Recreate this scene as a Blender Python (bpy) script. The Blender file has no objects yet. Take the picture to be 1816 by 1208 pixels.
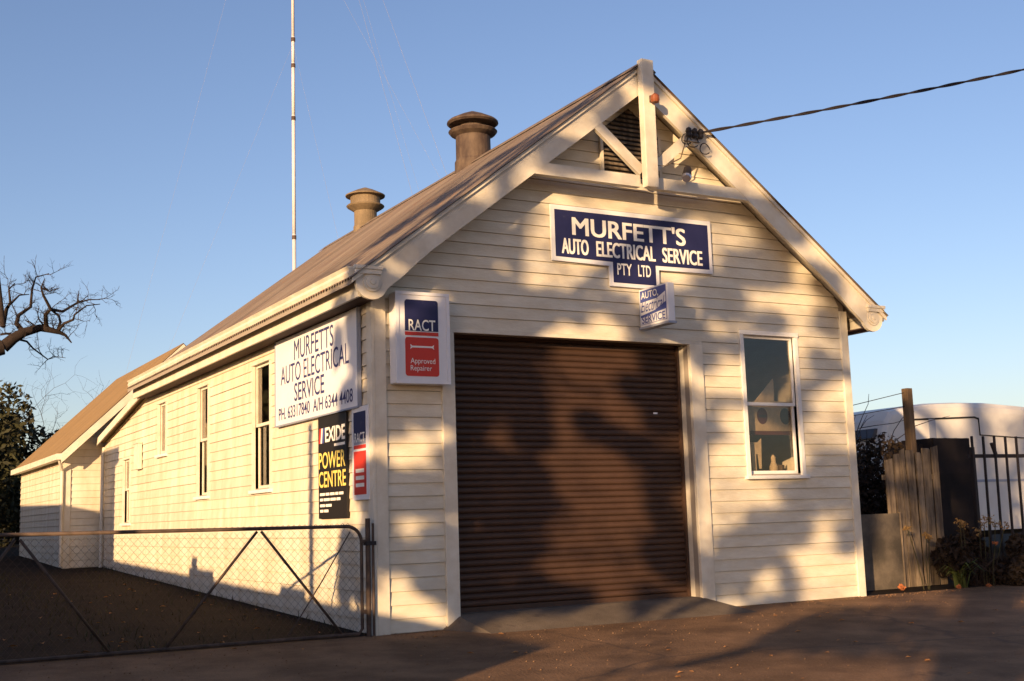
import bpy, math, random
from mathutils import Vector, Matrix
R = math.radians
rnd = random.Random(7)
S = bpy.context.scene
C = S.collection

# ---------------------------------------------------------------- camera, sky, sun, exposure
cam_d = bpy.data.cameras.new('camera'); cam = bpy.data.objects.new('camera', cam_d); C.objects.link(cam)
cam_d.sensor_width = 36.0; cam_d.lens = 42.73; cam_d.clip_start = 0.05; cam_d.clip_end = 3000
cr = Vector((0.87290, -0.48689, -0.03119)); cu = Vector((-0.04320, -0.14082, 0.98909)); cf = Vector((0.48597, 0.86204, 0.14396))
cam.matrix_world = Matrix(((cr.x, cu.x, -cf.x, -4.923), (cr.y, cu.y, -cf.y, -11.696), (cr.z, cu.z, -cf.z, 0.994), (0, 0, 0, 1)))
S.camera = cam
SUN_EL, SUN_A = 9.6, 52.0            # elevation; degrees left of the front wall's normal
TS = math.tan(R(SUN_EL))
SH = Vector((-math.sin(R(SUN_A)), -math.cos(R(SUN_A)), 0))      # horizontal direction to the sun
SU = Vector((math.cos(R(SUN_A)), -math.sin(R(SUN_A)), 0))
w = bpy.data.worlds.new('World'); S.world = w; w.use_nodes = True
nt = w.node_tree; bg = nt.nodes['Background']; bg.inputs['Strength'].default_value = 0.102
sky = nt.nodes.new('ShaderNodeTexSky'); sky.sky_type = 'NISHITA'; sky.sun_disc = False
sky.sun_elevation = R(SUN_EL); sky.sun_rotation = math.atan2(SH.x, SH.y)
sky.air_density = 1.0; sky.dust_density = 0.9; sky.ozone_density = 2.2
tint = nt.nodes.new('ShaderNodeMix'); tint.data_type = 'RGBA'; tint.blend_type = 'MULTIPLY'; tint.inputs['Factor'].default_value = 1.0
tint.inputs['B'].default_value = (1.03, 0.905, 1.0, 1)      # the print's slightly magenta colour balance, the same over the whole sky
nt.links.new(sky.outputs[0], tint.inputs['A']); nt.links.new(tint.outputs['Result'], bg.inputs['Color'])
sl = bpy.data.lights.new('sun', 'SUN'); sl.energy = 5.0; sl.angle = R(0.55); sl.color = (1.0, 0.66, 0.34)
so = bpy.data.objects.new('sun', sl); C.objects.link(so)
sd = Vector((SH.x, SH.y, TS)).normalized(); so.rotation_euler = sd.to_track_quat('Z', 'Y').to_euler(); so.location = sd * 60
S.view_settings.view_transform = 'Standard'; S.view_settings.look = 'None'
S.view_settings.exposure = 0.92; S.view_settings.gamma = 1.0

# ---------------------------------------------------------------- materials
def mat(name, col, rough=0.8, var=0.0, noise=0.0, nscale=6.0, nstretch=(1, 1, 1), bump=0.0, bscale=40.0, metal=0.0, dark=None, spec=0.3, coord='Object'):
    m = bpy.data.materials.new(name); m.use_nodes = True; t = m.node_tree; b = t.nodes['Principled BSDF']
    b.inputs['Roughness'].default_value = rough; b.inputs['Metallic'].default_value = metal
    b.inputs['Specular IOR Level'].default_value = spec
    N = t.nodes.new; L = t.links.new
    tc = N('ShaderNodeNewGeometry'); mp = N('ShaderNodeMapping'); mp.inputs['Scale'].default_value = nstretch
    L(tc.outputs['Position'], mp.inputs['Vector'])
    rgb = N('ShaderNodeRGB'); rgb.outputs[0].default_value = (*col, 1); out = rgb.outputs[0]
    if noise:
        n = N('ShaderNodeTexNoise'); n.inputs['Scale'].default_value = nscale; n.inputs['Detail'].default_value = 6; n.inputs['Roughness'].default_value = 0.62
        L(mp.outputs[0], n.inputs['Vector'])
        cr_ = N('ShaderNodeValToRGB'); cr_.color_ramp.elements[0].position = 0.38; cr_.color_ramp.elements[1].position = 0.68
        L(n.outputs['Fac'], cr_.inputs[0])
        mx = N('ShaderNodeMix'); mx.data_type = 'RGBA'; d = dark or tuple(c * (1 - noise) for c in col)
        mx.inputs['B'].default_value = (*col, 1); mx.inputs['A'].default_value = (*d, 1)
        L(cr_.outputs[0], mx.inputs['Factor']); out = mx.outputs['Result']
    if var:
        oi = N('ShaderNodeObjectInfo'); mr = N('ShaderNodeMapRange'); mr.inputs['To Min'].default_value = 1 - var; mr.inputs['To Max'].default_value = 1 + var * 0.4
        L(oi.outputs['Random'], mr.inputs['Value'])
        hs = N('ShaderNodeHueSaturation'); L(mr.outputs[0], hs.inputs['Value']); L(out, hs.inputs['Color']); out = hs.outputs[0]
    L(out, b.inputs['Base Color'])
    if bump:
        n2 = N('ShaderNodeTexNoise'); n2.inputs['Scale'].default_value = bscale; n2.inputs['Detail'].default_value = 5
        L(mp.outputs[0], n2.inputs['Vector'])
        bp = N('ShaderNodeBump'); bp.inputs['Strength'].default_value = bump; bp.inputs['Distance'].default_value = 0.01
        L(n2.outputs['Fac'], bp.inputs['Height']); L(bp.outputs[0], b.inputs['Normal'])
    return m

M = {}
def add_spots(m, col, scale, thr, amount=0.8, stretch=(1, 1, 1)):
    t = m.node_tree; b = t.nodes['Principled BSDF']; N = t.nodes.new; L = t.links.new
    src = b.inputs['Base Color'].links[0].from_socket
    g = N('ShaderNodeNewGeometry'); mp = N('ShaderNodeMapping'); mp.inputs['Scale'].default_value = stretch; L(g.outputs['Position'], mp.inputs['Vector'])
    n = N('ShaderNodeTexNoise'); n.inputs['Scale'].default_value = scale; n.inputs['Detail'].default_value = 8; n.inputs['Roughness'].default_value = 0.7; L(mp.outputs[0], n.inputs['Vector'])
    r = N('ShaderNodeValToRGB'); r.color_ramp.elements[0].position = thr; r.color_ramp.elements[1].position = thr + 0.05
    r.color_ramp.elements[1].color = (amount, amount, amount, 1); L(n.outputs['Fac'], r.inputs[0])
    mx = N('ShaderNodeMix'); mx.data_type = 'RGBA'; mx.inputs['B'].default_value = (*col, 1); L(src, mx.inputs['A']); L(r.outputs[0], mx.inputs['Factor']); L(mx.outputs['Result'], b.inputs['Base Color'])
    return m
def add_cracks(m, col, scale, width):
    t = m.node_tree; b = t.nodes['Principled BSDF']; N = t.nodes.new; L = t.links.new
    src = b.inputs['Base Color'].links[0].from_socket
    g = N('ShaderNodeNewGeometry'); n = N('ShaderNodeTexNoise'); n.inputs['Scale'].default_value = 2.2; n.inputs['Detail'].default_value = 5; L(g.outputs['Position'], n.inputs['Vector'])
    ad = N('ShaderNodeMix'); ad.data_type = 'VECTOR'; ad.inputs['Factor'].default_value = 0.22; L(g.outputs['Position'], ad.inputs['A']); L(n.outputs['Color'], ad.inputs['B'])
    v = N('ShaderNodeTexVoronoi'); v.feature = 'DISTANCE_TO_EDGE'; v.inputs['Scale'].default_value = scale; L(ad.outputs['Result'], v.inputs['Vector'])
    r = N('ShaderNodeValToRGB'); r.color_ramp.elements[0].position = width; r.color_ramp.elements[0].color = (.75, .75, .75, 1); r.color_ramp.elements[1].position = width * 2; r.color_ramp.elements[1].color = (0, 0, 0, 1); L(v.outputs['Distance'], r.inputs[0])
    mx = N('ShaderNodeMix'); mx.data_type = 'RGBA'; mx.inputs['B'].default_value = (*col, 1); L(src, mx.inputs['A']); L(r.outputs[0], mx.inputs['Factor']); L(mx.outputs['Result'], b.inputs['Base Color'])
    return m
M['board'] = mat('cream_weatherboard_paint', (0.70, 0.655, 0.55), 0.62, var=0.07, noise=0.16, nscale=2.2, nstretch=(1, 1, 3), bump=0.25, bscale=18, dark=(0.60, 0.535, 0.42))
M['side_board'] = mat('cream_streaked_paint', (0.70, 0.655, 0.55), 0.62, var=0.06, noise=0.2, nscale=2.6, nstretch=(1, 1.6, .35), bump=0.25, bscale=18, dark=(0.59, 0.50, 0.37))
M['trim'] = mat('cream_trim_paint', (0.70, 0.66, 0.57), 0.55, var=0.04, noise=0.1, nscale=4, bump=0.15, bscale=22, dark=(0.60, 0.54, 0.44))
M['soffit'] = mat('shade_brown_soffit', (0.075, 0.042, 0.034), 0.8, noise=0.3, nscale=5)  # dark brown puts the shade band under the eaves into the soffit colour
M['white'] = mat('white_window_paint', (0.76, 0.75, 0.74), 0.5, noise=0.08, nscale=8)
M['core'] = mat('wall_lining', (0.30, 0.26, 0.22), 0.9)
M['roof'] = mat('weathered_roof_iron', (0.235, 0.195, 0.155), 0.6, var=0.22, noise=0.4, nscale=1.6, nstretch=(.6, 3, .6), bump=0.1, dark=(0.15, 0.11, 0.09))
M['roof_tan'] = mat('rust_tan_roof_iron', (0.265, 0.175, 0.085), 0.7, var=0.06, noise=0.2, nscale=2.0, nstretch=(.6, 3, .6))
M['vent_dark'] = mat('rusty_vent_iron', (0.125, 0.09, 0.066), 0.75, noise=0.55, nscale=5, nstretch=(1, 1, .5), dark=(0.05, 0.033, 0.028))
M['vent_tan'] = mat('tan_vent_iron', (0.235, 0.175, 0.11), 0.75, noise=0.4, nscale=5, nstretch=(1, 1, .5))
M['roller'] = mat('brown_roller_steel', (0.066, 0.034, 0.0215), 0.6, var=0.12, noise=0.2, nscale=3, spec=0.4)
M['navy'] = mat('navy_sign_paint', (0.020, 0.022, 0.085), 0.45, noise=0.15, nscale=5)
M['navy2'] = mat('navy_letter_paint', (0.045, 0.05, 0.17), 0.6, noise=0.2, nscale=20)
M['blue'] = mat('blue_sign_paint', (0.06, 0.085, 0.30), 0.5)
M['mast'] = mat('pale_mast_paint', (0.66, 0.60, 0.60), 0.5, noise=0.15, nscale=3)
M['maroon'] = mat('dull_maroon_print', (0.07, 0.022, 0.02), 0.7)
M['signwhite'] = mat('white_sign_face', (0.74, 0.74, 0.78), 0.45, noise=0.07, nscale=3)
M['letter'] = mat('cream_letters', (0.80, 0.78, 0.74), 0.5)
M['red'] = mat('red_sign_paint', (0.55, 0.045, 0.03), 0.45)
M['black'] = mat('black_sign_paint', (0.018, 0.016, 0.016), 0.45)
M['yellow'] = mat('yellow_letters', (0.78, 0.62, 0.16), 0.5)
M['edgeblue'] = mat('dull_sign_edge', (0.30, 0.33, 0.42), 0.5, metal=0.2)
M['rust'] = mat('rusty_gate_pipe', (0.105, 0.07, 0.054), 0.7, noise=0.5, nscale=9)
M['wire'] = mat('galvanised_wire', (0.07, 0.05, 0.04), 0.7)
M['galv'] = mat('galvanised_steel', (0.50, 0.47, 0.46), 0.45, metal=0.45, noise=0.15, nscale=3)
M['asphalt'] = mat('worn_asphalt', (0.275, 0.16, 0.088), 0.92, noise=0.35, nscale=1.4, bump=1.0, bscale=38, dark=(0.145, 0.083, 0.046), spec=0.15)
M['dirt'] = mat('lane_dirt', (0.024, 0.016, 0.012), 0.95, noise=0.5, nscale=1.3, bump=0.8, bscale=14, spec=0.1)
M['concrete'] = mat('ramp_concrete', (0.17, 0.135, 0.105), 0.9, noise=0.3, nscale=3, bump=0.5, bscale=60, spec=0.15)
M['bark'] = mat('dark_bark', (0.034, 0.023, 0.019), 0.95, noise=0.4, nscale=6)
M['grey_wood'] = mat('weathered_grey_timber', (0.29, 0.225, 0.16), 0.9, var=0.3, noise=0.5, nscale=3.5, nstretch=(4, 4, .6), bump=0.6, bscale=30, dark=(0.10, 0.075, 0.055))
M['pole_wood'] = mat('pole_timber', (0.17, 0.115, 0.07), 0.9, noise=0.4, nscale=5, nstretch=(3, 3, .4))
M['sheet'] = mat('dull_sheet_panel', (0.14, 0.115, 0.09), 0.75, noise=0.5, nscale=3.2, bump=0.3, dark=(0.065, 0.055, 0.045))
M['iron'] = mat('black_fence_iron', (0.022, 0.018, 0.02), 0.6)
M['vanwhite'] = mat('white_van_paint', (0.66, 0.64, 0.62), 0.4, noise=0.12, nscale=2)
M['vanglass'] = mat('dark_van_glass', (0.05, 0.05, 0.06), 0.12, spec=0.6)
M['rubber'] = mat('black_rubber', (0.02, 0.018, 0.018), 0.8)
M['darkwood'] = mat('tarred_dark_timber', (0.016, 0.011, 0.011), 0.85, var=0.3, noise=0.3, nscale=5)
M['brick'] = mat('dull_red_brick', (0.24, 0.11, 0.075), 0.9, noise=0.3, nscale=9)
M['amber'] = mat('amber_lamp_lens', (0.20, 0.06, 0.025), 0.45)
M['paper'] = mat('faded_card', (0.40, 0.32, 0.21), 0.8, noise=0.25, nscale=9)
M['curtain'] = mat('ochre_curtain', (0.085, 0.055, 0.028), 0.9, noise=0.5, nscale=10, nstretch=(3, 3, .3))
M['chrome'] = mat('floodlight_metal', (0.6, 0.58, 0.6), 0.25, metal=0.7)
def leafmat(name, col, col2):
    return mat(name, col, 0.75, noise=0.5, nscale=1.7, dark=col2, spec=0.2)
M['conifer'] = leafmat('evergreen_foliage', (0.050, 0.052, 0.022), (0.022, 0.02, 0.012))
M['shrub'] = leafmat('shrub_foliage', (0.040, 0.028, 0.018), (0.018, 0.012, 0.011))
M['autumn'] = leafmat('brown_autumn_leaves', (0.15, 0.09, 0.04), (0.07, 0.04, 0.025))
M['blade'] = leafmat('green_strap_leaves', (0.10, 0.14, 0.035), (0.06, 0.07, 0.02))
M['flower'] = mat('dried_flower_heads', (0.33, 0.20, 0.075), 0.9, noise=0.4, nscale=30)
M['orange'] = mat('orange_petals', (0.38, 0.13, 0.05), 0.85)
M['leaflit'] = mat('fallen_leaf_brown', (0.40, 0.19, 0.07), 0.9)
M['grass'] = leafmat('dry_lane_grass', (0.075, 0.07, 0.03), (0.04, 0.035, 0.02))
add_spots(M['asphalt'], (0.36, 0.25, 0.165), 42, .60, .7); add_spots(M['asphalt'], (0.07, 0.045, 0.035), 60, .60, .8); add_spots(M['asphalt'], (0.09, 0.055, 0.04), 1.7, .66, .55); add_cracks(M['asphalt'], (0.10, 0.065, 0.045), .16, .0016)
for k_ in ('board', 'side_board', 'trim'): add_spots(M[k_], (0.42, 0.34, 0.25), 16, .685, .7, (1, 1, 1.6))
add_spots(M['roof'], (0.24, 0.11, 0.05), 2.4, .60, .6, (.6, 1.6, .6)); add_spots(M['roof_tan'], (0.22, 0.10, 0.04), 3, .63, .5)
add_spots(M['roller'], (0.12, 0.075, 0.052), 9, .68, .5, (.5, 1, 1.5)); add_spots(M['signwhite'], (0.50, 0.44, 0.36), 7, .68, .5, (1, 1, .4)); add_spots(M['navy'], (0.06, 0.06, 0.12), 9, .62, .5)
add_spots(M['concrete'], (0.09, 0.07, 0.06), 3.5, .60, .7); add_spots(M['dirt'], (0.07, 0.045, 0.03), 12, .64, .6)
def glassmat(name, tint, k):
    m = bpy.data.materials.new(name); m.use_nodes = True; t = m.node_tree
    for n in list(t.nodes): t.nodes.remove(n)
    o = t.nodes.new('ShaderNodeOutputMaterial'); mx = t.nodes.new('ShaderNodeMixShader'); tr = t.nodes.new('ShaderNodeBsdfTransparent'); gl = t.nodes.new('ShaderNodeBsdfGlossy')
    geo = t.nodes.new('ShaderNodeNewGeometry'); dt = t.nodes.new('ShaderNodeVectorMath'); dt.operation = 'DOT_PRODUCT'
    t.links.new(geo.outputs['Incoming'], dt.inputs[0]); t.links.new(geo.outputs['Normal'], dt.inputs[1])
    def mth(op, a, b=None):
        q = t.nodes.new('ShaderNodeMath'); q.operation = op
        for i_, x_ in enumerate((a, b)):
            if x_ is None: continue
            if isinstance(x_, (int, float)): q.inputs[i_].default_value = x_
            else: t.links.new(x_, q.inputs[i_])
        return q.outputs[0]
    fac = mth('ADD', mth('MULTIPLY', mth('POWER', mth('SUBTRACT', 1.0, mth('ABSOLUTE', dt.outputs['Value'])), 5.0), 1 - k), k)
    tr.inputs[0].default_value = (*tint, 1); gl.inputs['Roughness'].default_value = 0.03; gl.inputs['Color'].default_value = (0.9, 0.9, 0.9, 1)
    ns = t.nodes.new('ShaderNodeTexNoise'); ns.inputs['Scale'].default_value = 2.5; bp = t.nodes.new('ShaderNodeBump'); bp.inputs['Strength'].default_value = 0.05
    t.links.new(ns.outputs['Fac'], bp.inputs['Height']); t.links.new(bp.outputs[0], gl.inputs['Normal'])
    t.links.new(fac, mx.inputs[0]); t.links.new(tr.outputs[0], mx.inputs[1]); t.links.new(gl.outputs[0], mx.inputs[2]); t.links.new(mx.outputs[0], o.inputs[0])
    return m
M['glass'] = glassmat('old_window_glass', (0.93, 0.91, 0.88), 0.06)

# ---------------------------------------------------------------- helpers
def ground_z(x, y):
    yy = max(-60.0, min(28.0, y))
    return -0.15 + 0.029 * yy

def put(o, parent=None):
    C.objects.link(o)
    if parent is not None:
        o.parent = parent
        o.matrix_parent_inverse = Matrix.Translation(-Vector(parent['_b'])) if '_b' in parent.keys() else Matrix.Identity(4)
    return o

ROOTS = []
def thing(name, label, cat, loc, group=None):
    o = bpy.data.objects.new(name, None); C.objects.link(o); o.location = loc; o['_b'] = tuple(loc)
    o.empty_display_size = 0.2; o['label'] = label; o['category'] = cat
    if group: o['group'] = group
    ROOTS.append(o); return o

def tag(o, label, cat, group=None):
    o['label'] = label; o['category'] = cat
    if group: o['group'] = group
    return o

class MB:
    def __init__(s): s.v = []; s.f = []; s.smooth = False
    def quadmesh(s, vs, fs):
        n = len(s.v); s.v += [tuple(p) for p in vs]; s.f += [tuple(i + n for i in f) for f in fs]; return s
    def hexa(s, p):      # p: 8 points, bottom 0-3 ccw, top 4-7
        return s.quadmesh(p, [(0, 3, 2, 1), (4, 5, 6, 7), (0, 1, 5, 4), (1, 2, 6, 5), (2, 3, 7, 6), (3, 0, 4, 7)])
    def box(s, x0, x1, y0, y1, z0, z1):
        return s.hexa([(x0, y0, z0), (x1, y0, z0), (x1, y1, z0), (x0, y1, z0), (x0, y0, z1), (x1, y0, z1), (x1, y1, z1), (x0, y1, z1)])
    def prism(s, pts, d):     # pts: 3D outline, d: extrusion vector
        n = len(pts); d = Vector(d); a = [Vector(p) for p in pts]; b = [p + d for p in a]
        return s.quadmesh(a + b, [tuple(range(n))[::-1], tuple(range(n, 2 * n))] + [(i, (i + 1) % n, n + (i + 1) % n, n + i) for i in range(n)])
    def bar(s, a, b, w, h, up=(0, 0, 1)):
        a = Vector(a); b = Vector(b); d = (b - a).normalized(); up = Vector(up)
        if abs(d.dot(up)) > .98: up = Vector((0, 1, 0))
        x = d.cross(up).normalized() * w / 2; z = x.normalized().cross(d).normalized() * h / 2
        return s.hexa([a - x - z, a + x - z, b + x - z, b - x - z, a - x + z, a + x + z, b + x + z, b - x + z])
    def tube(s, pts, rad, n=8, cap=True):
        pts = [Vector(p) for p in pts]; m = len(pts)
        rs = rad if isinstance(rad, (list, tuple)) else [rad] * m
        base = len(s.v); prev = None
        for i, p in enumerate(pts):
            d = (pts[min(i + 1, m - 1)] - pts[max(i - 1, 0)]).normalized()
            if prev is None:
                x = d.orthogonal().normalized()
            else:
                x = (prev - d * prev.dot(d))
                x = x.normalized() if x.length > 1e-6 else d.orthogonal().normalized()
            prev = x; y = d.cross(x)
            for k in range(n):
                a = 2 * math.pi * k / n; s.v.append(tuple(p + (x * math.cos(a) + y * math.sin(a)) * rs[i]))
        for i in range(m - 1):
            for k in range(n):
                k2 = (k + 1) % n
                s.f.append((base + i * n + k, base + i * n + k2, base + (i + 1) * n + k2, base + (i + 1) * n + k))
        if cap:
            s.f.append(tuple(base + k for k in range(n))[::-1]); s.f.append(tuple(base + (m - 1) * n + k for k in range(n)))
        return s
    def lathe(s, c, prof, n=24):     # prof: (r, z)
        base = len(s.v); c = Vector(c)
        for r, z in prof:
            for k in range(n):
                a = 2 * math.pi * k / n; s.v.append((c.x + r * math.cos(a), c.y + r * math.sin(a), c.z + z))
        for i in range(len(prof) - 1):
            for k in range(n):
                k2 = (k + 1) % n; s.f.append((base + i * n + k, base + i * n + k2, base + (i + 1) * n + k2, base + (i + 1) * n + k))
        s.f.append(tuple(base + k for k in range(n))[::-1]); s.f.append(tuple(base + (len(prof) - 1) * n + k for k in range(n)))
        return s
    def mesh(s, name, m):
        me = bpy.data.meshes.new(name); me.from_pydata(s.v, [], s.f); me.update()
        if m is not None: me.materials.append(M[m] if isinstance(m, str) else m)
        return me
    def build(s, name, m, parent=None, smooth=False, origin=None, bevel=0.0):
        if origin is not None:
            o0 = Vector(origin); s.v = [tuple(Vector(p) - o0) for p in s.v]
        me = s.mesh(name, m)
        if smooth: me.shade_smooth()
        o = bpy.data.objects.new(name, me); put(o, parent)
        if origin is not None: o.location = origin
        if bevel:
            bv = o.modifiers.new('bevel', 'BEVEL'); bv.width = bevel; bv.segments = 2; bv.limit_method = 'ANGLE'
        return o

def inst(src, name, parent, loc):
    o = bpy.data.objects.new(name, src.data); put(o, parent); o.location = loc; return o

def struct(o): o['kind'] = 'structure'; return o
def stuff(o): o['kind'] = 'stuff'; return o

# wall frames: a runs along the wall, d is the distance out of the wall
def FR(a, d, z): return (a, -d, z)              # front of the workshop (faces the street)
def SI(a, d, z): return (-d, a, z)              # long side wall (faces the lane)

def board(fm, a0, a1, z0, z1, zr0, ex, b0=None, b1=None):
    # weatherboard from a0..a1 at the bottom (b0..b1 at the top), part z0..z1 of the row that starts at zr0
    b0 = a0 if b0 is None else b0; b1 = a1 if b1 is None else b1
    t0 = 0.024 - 0.016 * (z0 - zr0) / ex; t1 = 0.024 - 0.016 * (z1 - zr0) / ex
    p = [fm(a0, t0, z0), fm(a1, t0, z0), fm(a1, 0, z0), fm(a0, 0, z0), fm(b0, t1, z1), fm(b1, t1, z1), fm(b1, 0, z1), fm(b0, 0, z1)]
    return MB().hexa(p)

EX = 0.1385
def clad(wall, fm, a_range, zlo, ztop, openings, m, jitter=0.0, joints=True, z_first=0.139, zb=None):
    """rows of separate weatherboards; ztop(a) gives the raked top, zb(a) the bottom"""
    k = math.floor((zlo - z_first) / EX)
    while True:
        zr = z_first + k * EX; k += 1
        lo = max(zr, zlo); hi = zr + EX - 0.0035
        # extents under a raked top
        A0, A1 = a_range
        def span(z):
            n = 400; ok = [A0 + (A1 - A0) * i / n for i in range(n + 1) if ztop(A0 + (A1 - A0) * i / n) >= z - 1e-4]
            return (min(ok), max(ok)) if ok else None
        s0 = span(lo); s1 = span(hi)
        if s0 is None: break
        if s1 is None: s1 = ((s0[0] + s0[1]) / 2 - .02, (s0[0] + s0[1]) / 2 + .02); hi = min(hi, max(ztop(A0 + (A1 - A0) * i / 50) for i in range(51)))
        if hi <= lo + .01: continue
        cuts = sorted({s0[0], s0[1]} | {o[0] for o in openings if o[2] < hi and o[3] > lo} | {o[1] for o in openings if o[2] < hi and o[3] > lo})
        cuts = [c for c in cuts if s0[0] <= c <= s0[1]]
        for i in range(len(cuts) - 1):
            c0, c1 = cuts[i], cuts[i + 1]; mid = (c0 + c1) / 2
            zs = [(lo, hi)]
            for o in openings:
                if o[0] < mid < o[1]:
                    nz = []
                    for q0, q1 in zs:
                        if o[2] >= q1 or o[3] <= q0: nz.append((q0, q1)); continue
                        if o[2] > q0 + .01: nz.append((q0, o[2]))
                        if o[3] < q1 - .01: nz.append((o[3], q1))
                    zs = nz
            segs = [(c0, c1)]
            if joints and c1 - c0 > 3.2:
                j = c0 + (c1 - c0) * rnd.uniform(.3, .7); segs = [(c0, j - .0015), (j + .0015, c1)]
            for q0, q1 in zs:
                for g0, g1 in segs:
                    d = rnd.uniform(-jitter, jitter)
                    t0 = s1[0] if (g0 == s0[0]) else g0; t1 = s1[1] if (g1 == s0[1]) else g1
                    if t1 <= t0: t0 = t1 = (t0 + t1) / 2
                    board(fm, g0, g1, q0 + d, q1 + d, zr, EX, t0, t1).build('weatherboard', m, wall)

def core(fm, a0, a1, z0, z1, openings, name, parent, th=0.09, extra=None, m='core'):
    A = sorted({a0, a1} | {v for o in openings for v in o[:2]}); Z = sorted({z0, z1} | {v for o in openings for v in o[2:]})
    b = MB()
    for i in range(len(A) - 1):
        for j in range(len(Z) - 1):
            ca, cz = (A[i] + A[i + 1]) / 2, (Z[j] + Z[j + 1]) / 2
            if any(o[0] < ca < o[1] and o[2] < cz < o[3] for o in openings): continue
            p = [fm(A[i], -.004, Z[j]), fm(A[i + 1], -.004, Z[j]), fm(A[i + 1], -th, Z[j]), fm(A[i], -th, Z[j]),
                 fm(A[i], -.004, Z[j + 1]), fm(A[i + 1], -.004, Z[j + 1]), fm(A[i + 1], -th, Z[j + 1]), fm(A[i], -th, Z[j + 1])]
            b.hexa(p)
    if extra: extra(b)
    return b.build(name, m, parent)

def fbox(b, fm, a0, a1, d0, d1, z0, z1):
    return b.hexa([fm(a0, d1, z0), fm(a1, d1, z0), fm(a1, d0, z0), fm(a0, d0, z0), fm(a0, d1, z1), fm(a1, d1, z1), fm(a1, d0, z1), fm(a0, d0, z1)])

def window(fm, parent, a0, a1, z0, z1, mid=None, arch=0.09, inset=0.012, curtain=None, fw=.034):
    b = MB()      # architrave and jamb lining
    fbox(b, fm, a0 - arch, a0, -.08, .036, z0 - .02, z1); fbox(b, fm, a1, a1 + arch, -.08, .036, z0 - .02, z1)
    fbox(b, fm, a0 - arch - .01, a1 + arch + .01, -.08, .042, z1 + .001, z1 + arch)
    wn = b.build('window', ('white' if fm is FR else 'trim'), parent)
    b = MB(); fbox(b, fm, a0 - arch - .03, a1 + arch + .03, -.08, .075, z0 - .065, z0 - .021); b.build('sill', 'white', wn, bevel=.006)
    mids = [z0, mid, z1] if mid else [z0, z1]
    for i in range(len(mids) - 1):
        q0, q1 = mids[i], mids[i + 1]; dd = inset + (0.03 if (i == 0 and mid) else 0)
        b = MB()
        if mid: q0, q1 = (q0, q1 + .018) if i == 0 else (q0 - .018, q1)
        fbox(b, fm, a0 + .002, a0 + fw, -dd - .03, -dd, q0, q1); fbox(b, fm, a1 - fw, a1 - .002, -dd - .03, -dd, q0, q1)
        fbox(b, fm, a0 + fw, a1 - fw, -dd - .03, -dd, q0, q0 + .04); fbox(b, fm, a0 + fw, a1 - fw, -dd - .03, -dd, q1 - .036, q1)
        s = b.build('sash', 'white' if fm is FR else 'trim', wn)
        b = MB(); fbox(b, fm, a0 + fw - .005, a1 - fw + .005, -dd - .018, -dd - .014, q0 + .035, q1 - .03); b.build('pane', 'glass', wn)
    if curtain:
        c0, c1, cz0, cz1 = curtain; b = MB(); n = 10
        for k in range(n):
            e0 = c0 + (c1 - c0) * k / n; e1 = c0 + (c1 - c0) * (k + 1) / n; o0 = -.16 - .02 * (k % 2); o1 = -.16 - .02 * ((k + 1) % 2)
            b.hexa([fm(e0, o0, cz0), fm(e1, o1, cz0), fm(e1, o1 - .004, cz0), fm(e0, o0 - .004, cz0), fm(e0, o0, cz1), fm(e1, o1, cz1), fm(e1, o1 - .004, cz1), fm(e0, o0 - .004, cz1)])
        b.build('curtain', 'curtain', wn)
    return wn

DG = None
def text(name, body, parent, fm, a0, a1, z0, z1, d, m, bold=0.0, shear=0.0, sp=1.0, ext=0.002, fat=0.0):
    cv = bpy.data.curves.new('tmp_text', 'FONT'); cv.body = body; cv.size = 1.0; cv.offset = bold; cv.shear = shear; cv.space_character = sp; cv.resolution_u = 4
    o = bpy.data.objects.new('tmp_text', cv); C.objects.link(o)
    dg = bpy.context.evaluated_depsgraph_get(); me = bpy.data.meshes.new_from_object(o.evaluated_get(dg))
    xs = [v.co.x for v in me.vertices]; ys = [v.co.y for v in me.vertices]
    lx, hx, ly, hy = min(xs), max(xs), min(ys), max(ys)
    vs = [((v.co.x - lx) / (hx - lx), (v.co.y - ly) / (hy - ly)) for v in me.vertices]; fs = [tuple(p.vertices) for p in me.polygons]
    bpy.data.objects.remove(o); bpy.data.curves.remove(cv); bpy.data.meshes.remove(me)
    b = MB()
    for i_, sh in enumerate([(0, 0)] if not fat else [(0, 0), (-fat, fat * .5), (fat, fat * .5), (-fat, -fat * .5), (fat, -fat * .5)]):      # heavy strokes
        b.quadmesh([fm(a0 + fat + (a1 - a0 - 2 * fat) * u + sh[0], d + ext + .0003 * i_, z0 + (z1 - z0) * v + sh[1]) for u, v in vs], fs)
    return b.build(name, m, parent)

# ---------------------------------------------------------------- ground
def sheet(name, xs, ys, m, dz=0.0, amp=0.0):
    b = MB(); nx = len(xs)
    for y in ys:
        for x in xs:
            b.v.append((x, y, ground_z(x, y) + dz + (amp * (math.sin(x * 1.3 + y * .7) + math.sin(y * 1.9 - x * .6)) if amp else 0)))
    for j in range(len(ys) - 1):
        for i in range(nx - 1):
            b.f.append((j * nx + i, j * nx + i + 1, (j + 1) * nx + i + 1, (j + 1) * nx + i))
    return b.build(name, m, smooth=True)
far = [-900, -400, -200, -100, -60]
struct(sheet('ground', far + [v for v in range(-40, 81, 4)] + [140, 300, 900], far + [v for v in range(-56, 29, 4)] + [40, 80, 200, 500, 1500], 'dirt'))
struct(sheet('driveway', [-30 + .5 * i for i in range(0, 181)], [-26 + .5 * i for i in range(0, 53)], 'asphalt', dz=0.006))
b = MB()
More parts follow.
